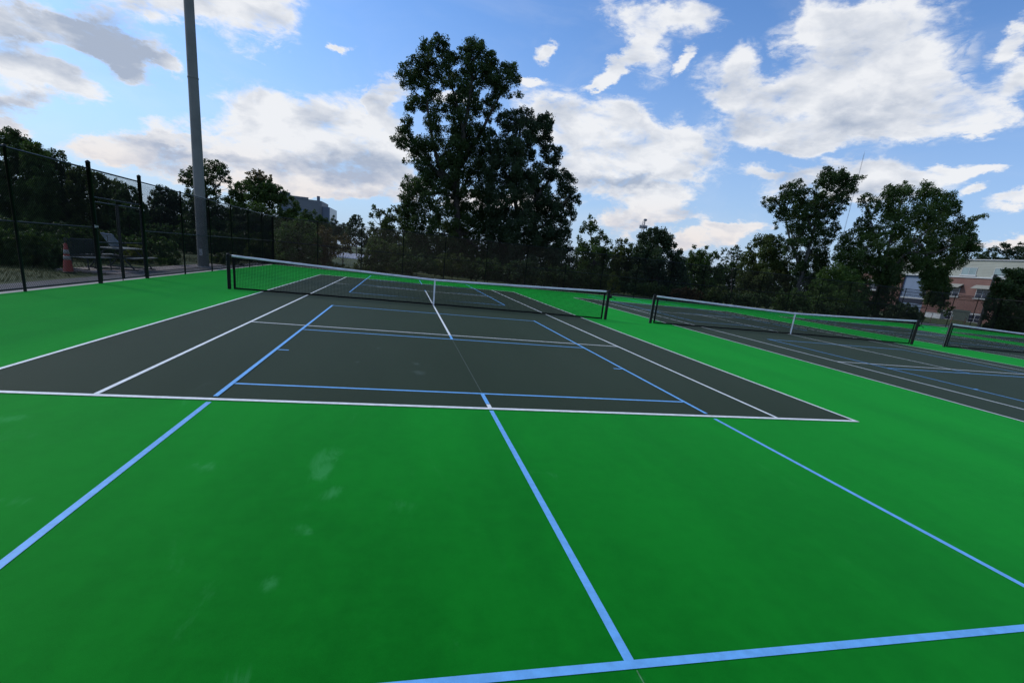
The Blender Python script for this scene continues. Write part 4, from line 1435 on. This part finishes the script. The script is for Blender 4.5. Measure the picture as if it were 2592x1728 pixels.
for yc in (63.0, 58.6, 48.2, 43.73, 39.28, 34.8, 30.3, 25.8):
    window(yc - 1.05, yc + 1.05, 6.91, 8.06, glass2_m, x=-.03, rail=False)
for yc in (63.5, 59.0, 45.15, 40.9, 36.5, 32.0, 27.5):
    window(yc - .95, yc + .95, 3.60, 4.94, glass_m)
    b = MB()
    b.add([(-.01, yc - 1.25 - 45, 5.52), (-.01, yc + 1.25 - 45, 5.52), (-.95, yc + 1.25 - 45, 5.04), (-.95, yc - 1.25 - 45, 5.04),
           (-.01, yc - 1.25 - 45, 5.46), (-.01, yc + 1.25 - 45, 5.46), (-.95, yc + 1.25 - 45, 4.95), (-.95, yc - 1.25 - 45, 4.95)],
          [(0, 1, 2, 3), (7, 6, 5, 4), (2, 6, 7, 3), (0, 3, 7, 4), (1, 5, 6, 2)])
    b.build('awning', awn_m, bb_)
    window(yc - .95, yc + .95, -.05, 1.12, glass_m)
    bpart('lintel', trim_m, (-.05, yc - 1.1, 1.18, -.004, yc + 1.1, 1.34))
bpart('blue_wall_window', glass_m, (.30, 49.5, 1.92, .345, 53.6, 2.60))
bx = empty('utility_cabinet', (81.2, 44.6, -.05))
tag(bx, 'long low white box at the foot of the brick building', 'cabinet')
b = MB(); b.box(-.5, -1.2, 0, .5, 1.2, .78); b.build('body', trim_m, bx, bevel=.03)
b = MB(); b.box(-.56, -1.26, .782, .56, 1.26, .84); b.build('lid', curb_m, bx)
gb = empty('green_enclosure', (80.5, 40.5, -.05))
tag(gb, 'grey green fenced enclosure against the brick wall, left of the wooden pole', 'enclosure')
ge_m = mat('grey_green_slats', (0.055, 0.075, 0.06), .7)
for k in range(12):
    b = MB(); b.box(-.03, -1.2 + k * .2, .1, .03, -1.03 + k * .2, 1.7); b.build('slat', ge_m, gb)
for z in (.35, 1.35):
    b = MB(); b.box(.04, -1.22, z, .08, 1.2, z + .1); b.build('rail', ge_m, gb)

# slim posts on the path outside the far fence
for k, (u, v0, lab) in enumerate([(2352, 822, 'left'), (2402, 828, 'middle'), (2436, 832, 'right')]):
    pp = at(u, v0, 24)[0]
    r_ = empty('marker_post', (pp[0], 24, -.05))
    tag(r_, {'left': 'slim pale marker post, leftmost of three before the brick wall', 'middle': 'slim pale marker post, middle one of three before the brick wall',
             'right': 'slim pale marker post, rightmost of three before the brick wall'}[lab], 'post', 'marker posts outside the far fence')
    b = MB(); b.tube([(0, 0, 0), (0, 0, .95)], .03, 8); b.build('pole', mat('faded_orange_post', (0.40, 0.20, 0.15), .6), r_)
    b = MB(); b.tube([(0, 0, .952), (0, 0, 1.10)], .034, 8); b.build('cap', trim_m, r_)

# ------------------------------------------------------------------ poles, wires, masts
wood_p = mat('weathered_wood_pole', (0.16, 0.145, 0.12), .9, var=.3, vscale=5, bump=.4, bscale=15)
up = empty('wooden_pole', (60.3, 24, -.05))
tag(up, 'weathered wooden utility pole before the right end of the brick building', 'utility pole')
b = MB(); b.tube([(0, 0, 0), (-.05, 0, 3.0), (-.12, 0, 5.7)], [.17, .155, .14], 12); b.build('pole', wood_p, up, True)
b = MB(); b.box(-.22, -.33, 1.0, .12, -.18, 1.6); b.build('meter_box', steel_m, up, bevel=.02)
up2 = empty('transformer_pole', (48.45, 45, -.05))
tag(up2, 'grey utility pole with a white transformer can among the trees', 'utility pole')
b = MB(); b.tube([(0, 0, 0), (0, 0, 6.6)], [.19, .15], 12); b.build('pole', wood_p, up2, True)
can_m = mat('pale_grey_can', (0.50, 0.51, 0.52), .5, var=.1)
b = MB(); b.lathe([(.05, 3.75), (.30, 3.80), (.30, 4.75), (.26, 4.82), (.05, 4.86)], -.45, -.1, 14); b.build('transformer', can_m, up2, True)
for q in ((-.38, -.2), (-.55, -.05)):
    b = MB(); b.cyl(q[0], q[1], 4.86, 5.08, .06, n=8); b.build('insulator', can_m, up2)
b = MB(); b.tube([(0, 0, 3.0), (-3.2, 0, 3.15)], .05, 6); b.build('street_light_arm', steel_m, up2)
b = MB(); b.box(-3.9, -.15, 3.05, -3.15, .15, 3.2); b.build('lamp_head', can_m, up2, bevel=.05)
b = MB(); b.tube([(0, 0, 1.0), (-2.6, 0, 2.4)], .035, 6); b.build('guy_brace', steel_m, up2)


def wire(label, p0, p1, sag, n=16, r_=.02):
    pts = []
    for i in range(n + 1):
        t_ = i / n
        p = [p0[j] * (1 - t_) + p1[j] * t_ for j in range(3)]
        p[2] -= sag * 4 * t_ * (1 - t_)
        pts.append(tuple(p))
    b = MB(); b.tube(pts, r_, 4)
    return tag(b.build('power_line', cord_m), label, 'cable', 'overhead wires')


wire('upper of two dark wires crossing the brick wall from the wooden pole', (60.4, 24, 3.1), (44.0, 32, 3.4), .25)
wire('lower of two dark wires crossing the brick wall from the wooden pole', (60.4, 24, 2.8), (44.0, 32, 3.05), .25)
wire('thin dark wire running off to the right above the building roof', (60.2, 24, 5.6), (110, 20, 11.5), .3)


def lattice(name, label, x, y, h, w0, w1, step, r_, m):
    root = empty(name, (x, y, 0))
    tag(root, label, 'tower')
    legs = []
    for k in range(3):
        a = 2 * math.pi * k / 3 + .4
        legs.append(((w0 * math.cos(a), w0 * math.sin(a), 0), (w1 * math.cos(a), w1 * math.sin(a), h)))
    for l0, l1 in legs:
        b = MB(); b.tube([l0, l1], r_, 5); b.build('leg', m, root)
    b = MB()
    nst = int(h / step)
    for i in range(nst):
        ta, tb = i / nst, (i + 1) / nst
        for k in range(3):
            A, B = legs[k], legs[(k + 1) % 3]
            pa = [A[0][j] * (1 - ta) + A[1][j] * ta for j in range(3)]
            pb = [B[0][j] * (1 - tb) + B[1][j] * tb for j in range(3)]
            pc = [B[0][j] * (1 - ta) + B[1][j] * ta for j in range(3)]
            b.tube([pa, pb], r_ * .6, 3, cap=False)
            b.tube([pa, pc], r_ * .6, 3, cap=False)
    b.build('bracing', m, root)
    return root


mast_m = mat('grey_mast_steel', (0.13, 0.15, 0.19), .6)
a_, D_ = R(44.65), 420
tm_ = lattice('guyed_mast', 'very tall thin mast rising behind the two right trees', CAM_POS[0] + D_ * math.sin(a_), CAM_POS[1] + D_ * math.cos(a_), 94.5, .30, .24, 4.0, .038, mast_m)
b = MB(); b.tube([(0, 0, 94.5), (0, 0, 96.2)], .05, 5); b.build('tip', mast_m, tm_)
a_, D_ = R(26.03), 300
ct = lattice('antenna_tower', 'small antenna tower with a round platform above the round dark tree', CAM_POS[0] + D_ * math.sin(a_), CAM_POS[1] + D_ * math.cos(a_), 31.4, 1.7, .75, 1.8, .12, mast_m)
b = MB()
for k in range(9):
    aa = 2 * math.pi * k / 9
    b.box(-.22, -.22, 0, .22, .22, 1.7, Matrix.Translation((1.9 * math.cos(aa), 1.9 * math.sin(aa), 27.4)))
b.build('panel_antenna', mast_m, ct)
b = MB(); b.lathe([(.3, 28.0), (2.0, 28.05), (2.0, 28.25), (.3, 28.3)], 0, 0, 14); b.build('platform', mast_m, ct)
b = MB(); b.lathe([(.3, 31.4), (.95, 31.6), (.95, 32.5), (.3, 32.7)], .5, 0, 12); b.build('dish', mast_m, ct)

# ------------------------------------------------------------------ distant office block
off_m = mat('grey_office_cladding', (0.125, 0.14, 0.16), .6, var=.06, vscale=.1)
offd_m = mat('dark_office_glass', (0.055, 0.085, 0.14), .25, var=.1, vscale=.1)
D_ = 250.0


def on(az_, d=D_):
    return np.array([CAM_POS[0] + d * math.sin(R(az_)), CAM_POS[1] + d * math.cos(R(az_))])


pL, pM, pR = on(-12.4, 255), on(-8.44, 250), on(-7.75, 268)
ob = empty('office_building', (pM[0], pM[1], 0))
tag(ob, 'flat roofed grey office block far behind the trees left of centre', 'building')


def prism(name, m, pts, z0, z1, par):
    b = MB()
    n_ = len(pts)
    b.add([(p_[0] - pM[0], p_[1] - pM[1], z0) for p_ in pts] + [(p_[0] - pM[0], p_[1] - pM[1], z1) for p_ in pts],
          [tuple(reversed(range(n_))), tuple(range(n_, 2 * n_))] + [(i, (i + 1) % n_, n_ + (i + 1) % n_, n_ + i) for i in range(n_)])
    return b.build(name, m, par)


pB = pL + (pR - pM)
ux = (pM - pL) / np.linalg.norm(pM - pL)
pc1, pc2 = pM - ux * 5.5, pM + (pR - pM) * .15
pmid = (pM * .55 + (pM - ux * 2.6) * .45)
prism('wall', off_m, [pL, pc1, pM - ux * .9 + (pR - pM) * .01, pM + (pR - pM) * .08, pR, pB], 0, 19.4, ob)
up_ = (pR - pM) / np.linalg.norm(pR - pM)
for z0 in (3, 6.5, 10, 13.5):
    prism('window_band', offd_m, [pL - up_ * .05, pc1 - up_ * .08, pc1 + up_ * .2, pL + up_ * .2], z0, z0 + 1.7, ob)
prism('parapet', off_m, [pL - up_ * .25, pc1 - up_ * .25, pc1 + up_ * .3, pL + up_ * .3], 19.401, 20.2, ob)
prism('side_wing', offd_m, [pM + up_ * 2.0 + ux * .1, pM + up_ * 2.0 + ux * 3.4, pR + up_ * 4 + ux * 3.4, pR + up_ * 4 + ux * .1], 0, 17.2, ob)
prism('roof_plant_room', off_m, [on(-12.3, 262), on(-11.32, 262), on(-11.32, 272), on(-12.3, 272)], 19.41, 22.0, ob)
prism('roof_vent', offd_m, [on(-8.85, 252), on(-8.55, 252), on(-8.55, 253.5), on(-8.85, 253.5)], 19.41, 21.4, ob)
print('LEAVES', LEAF_TOTAL)
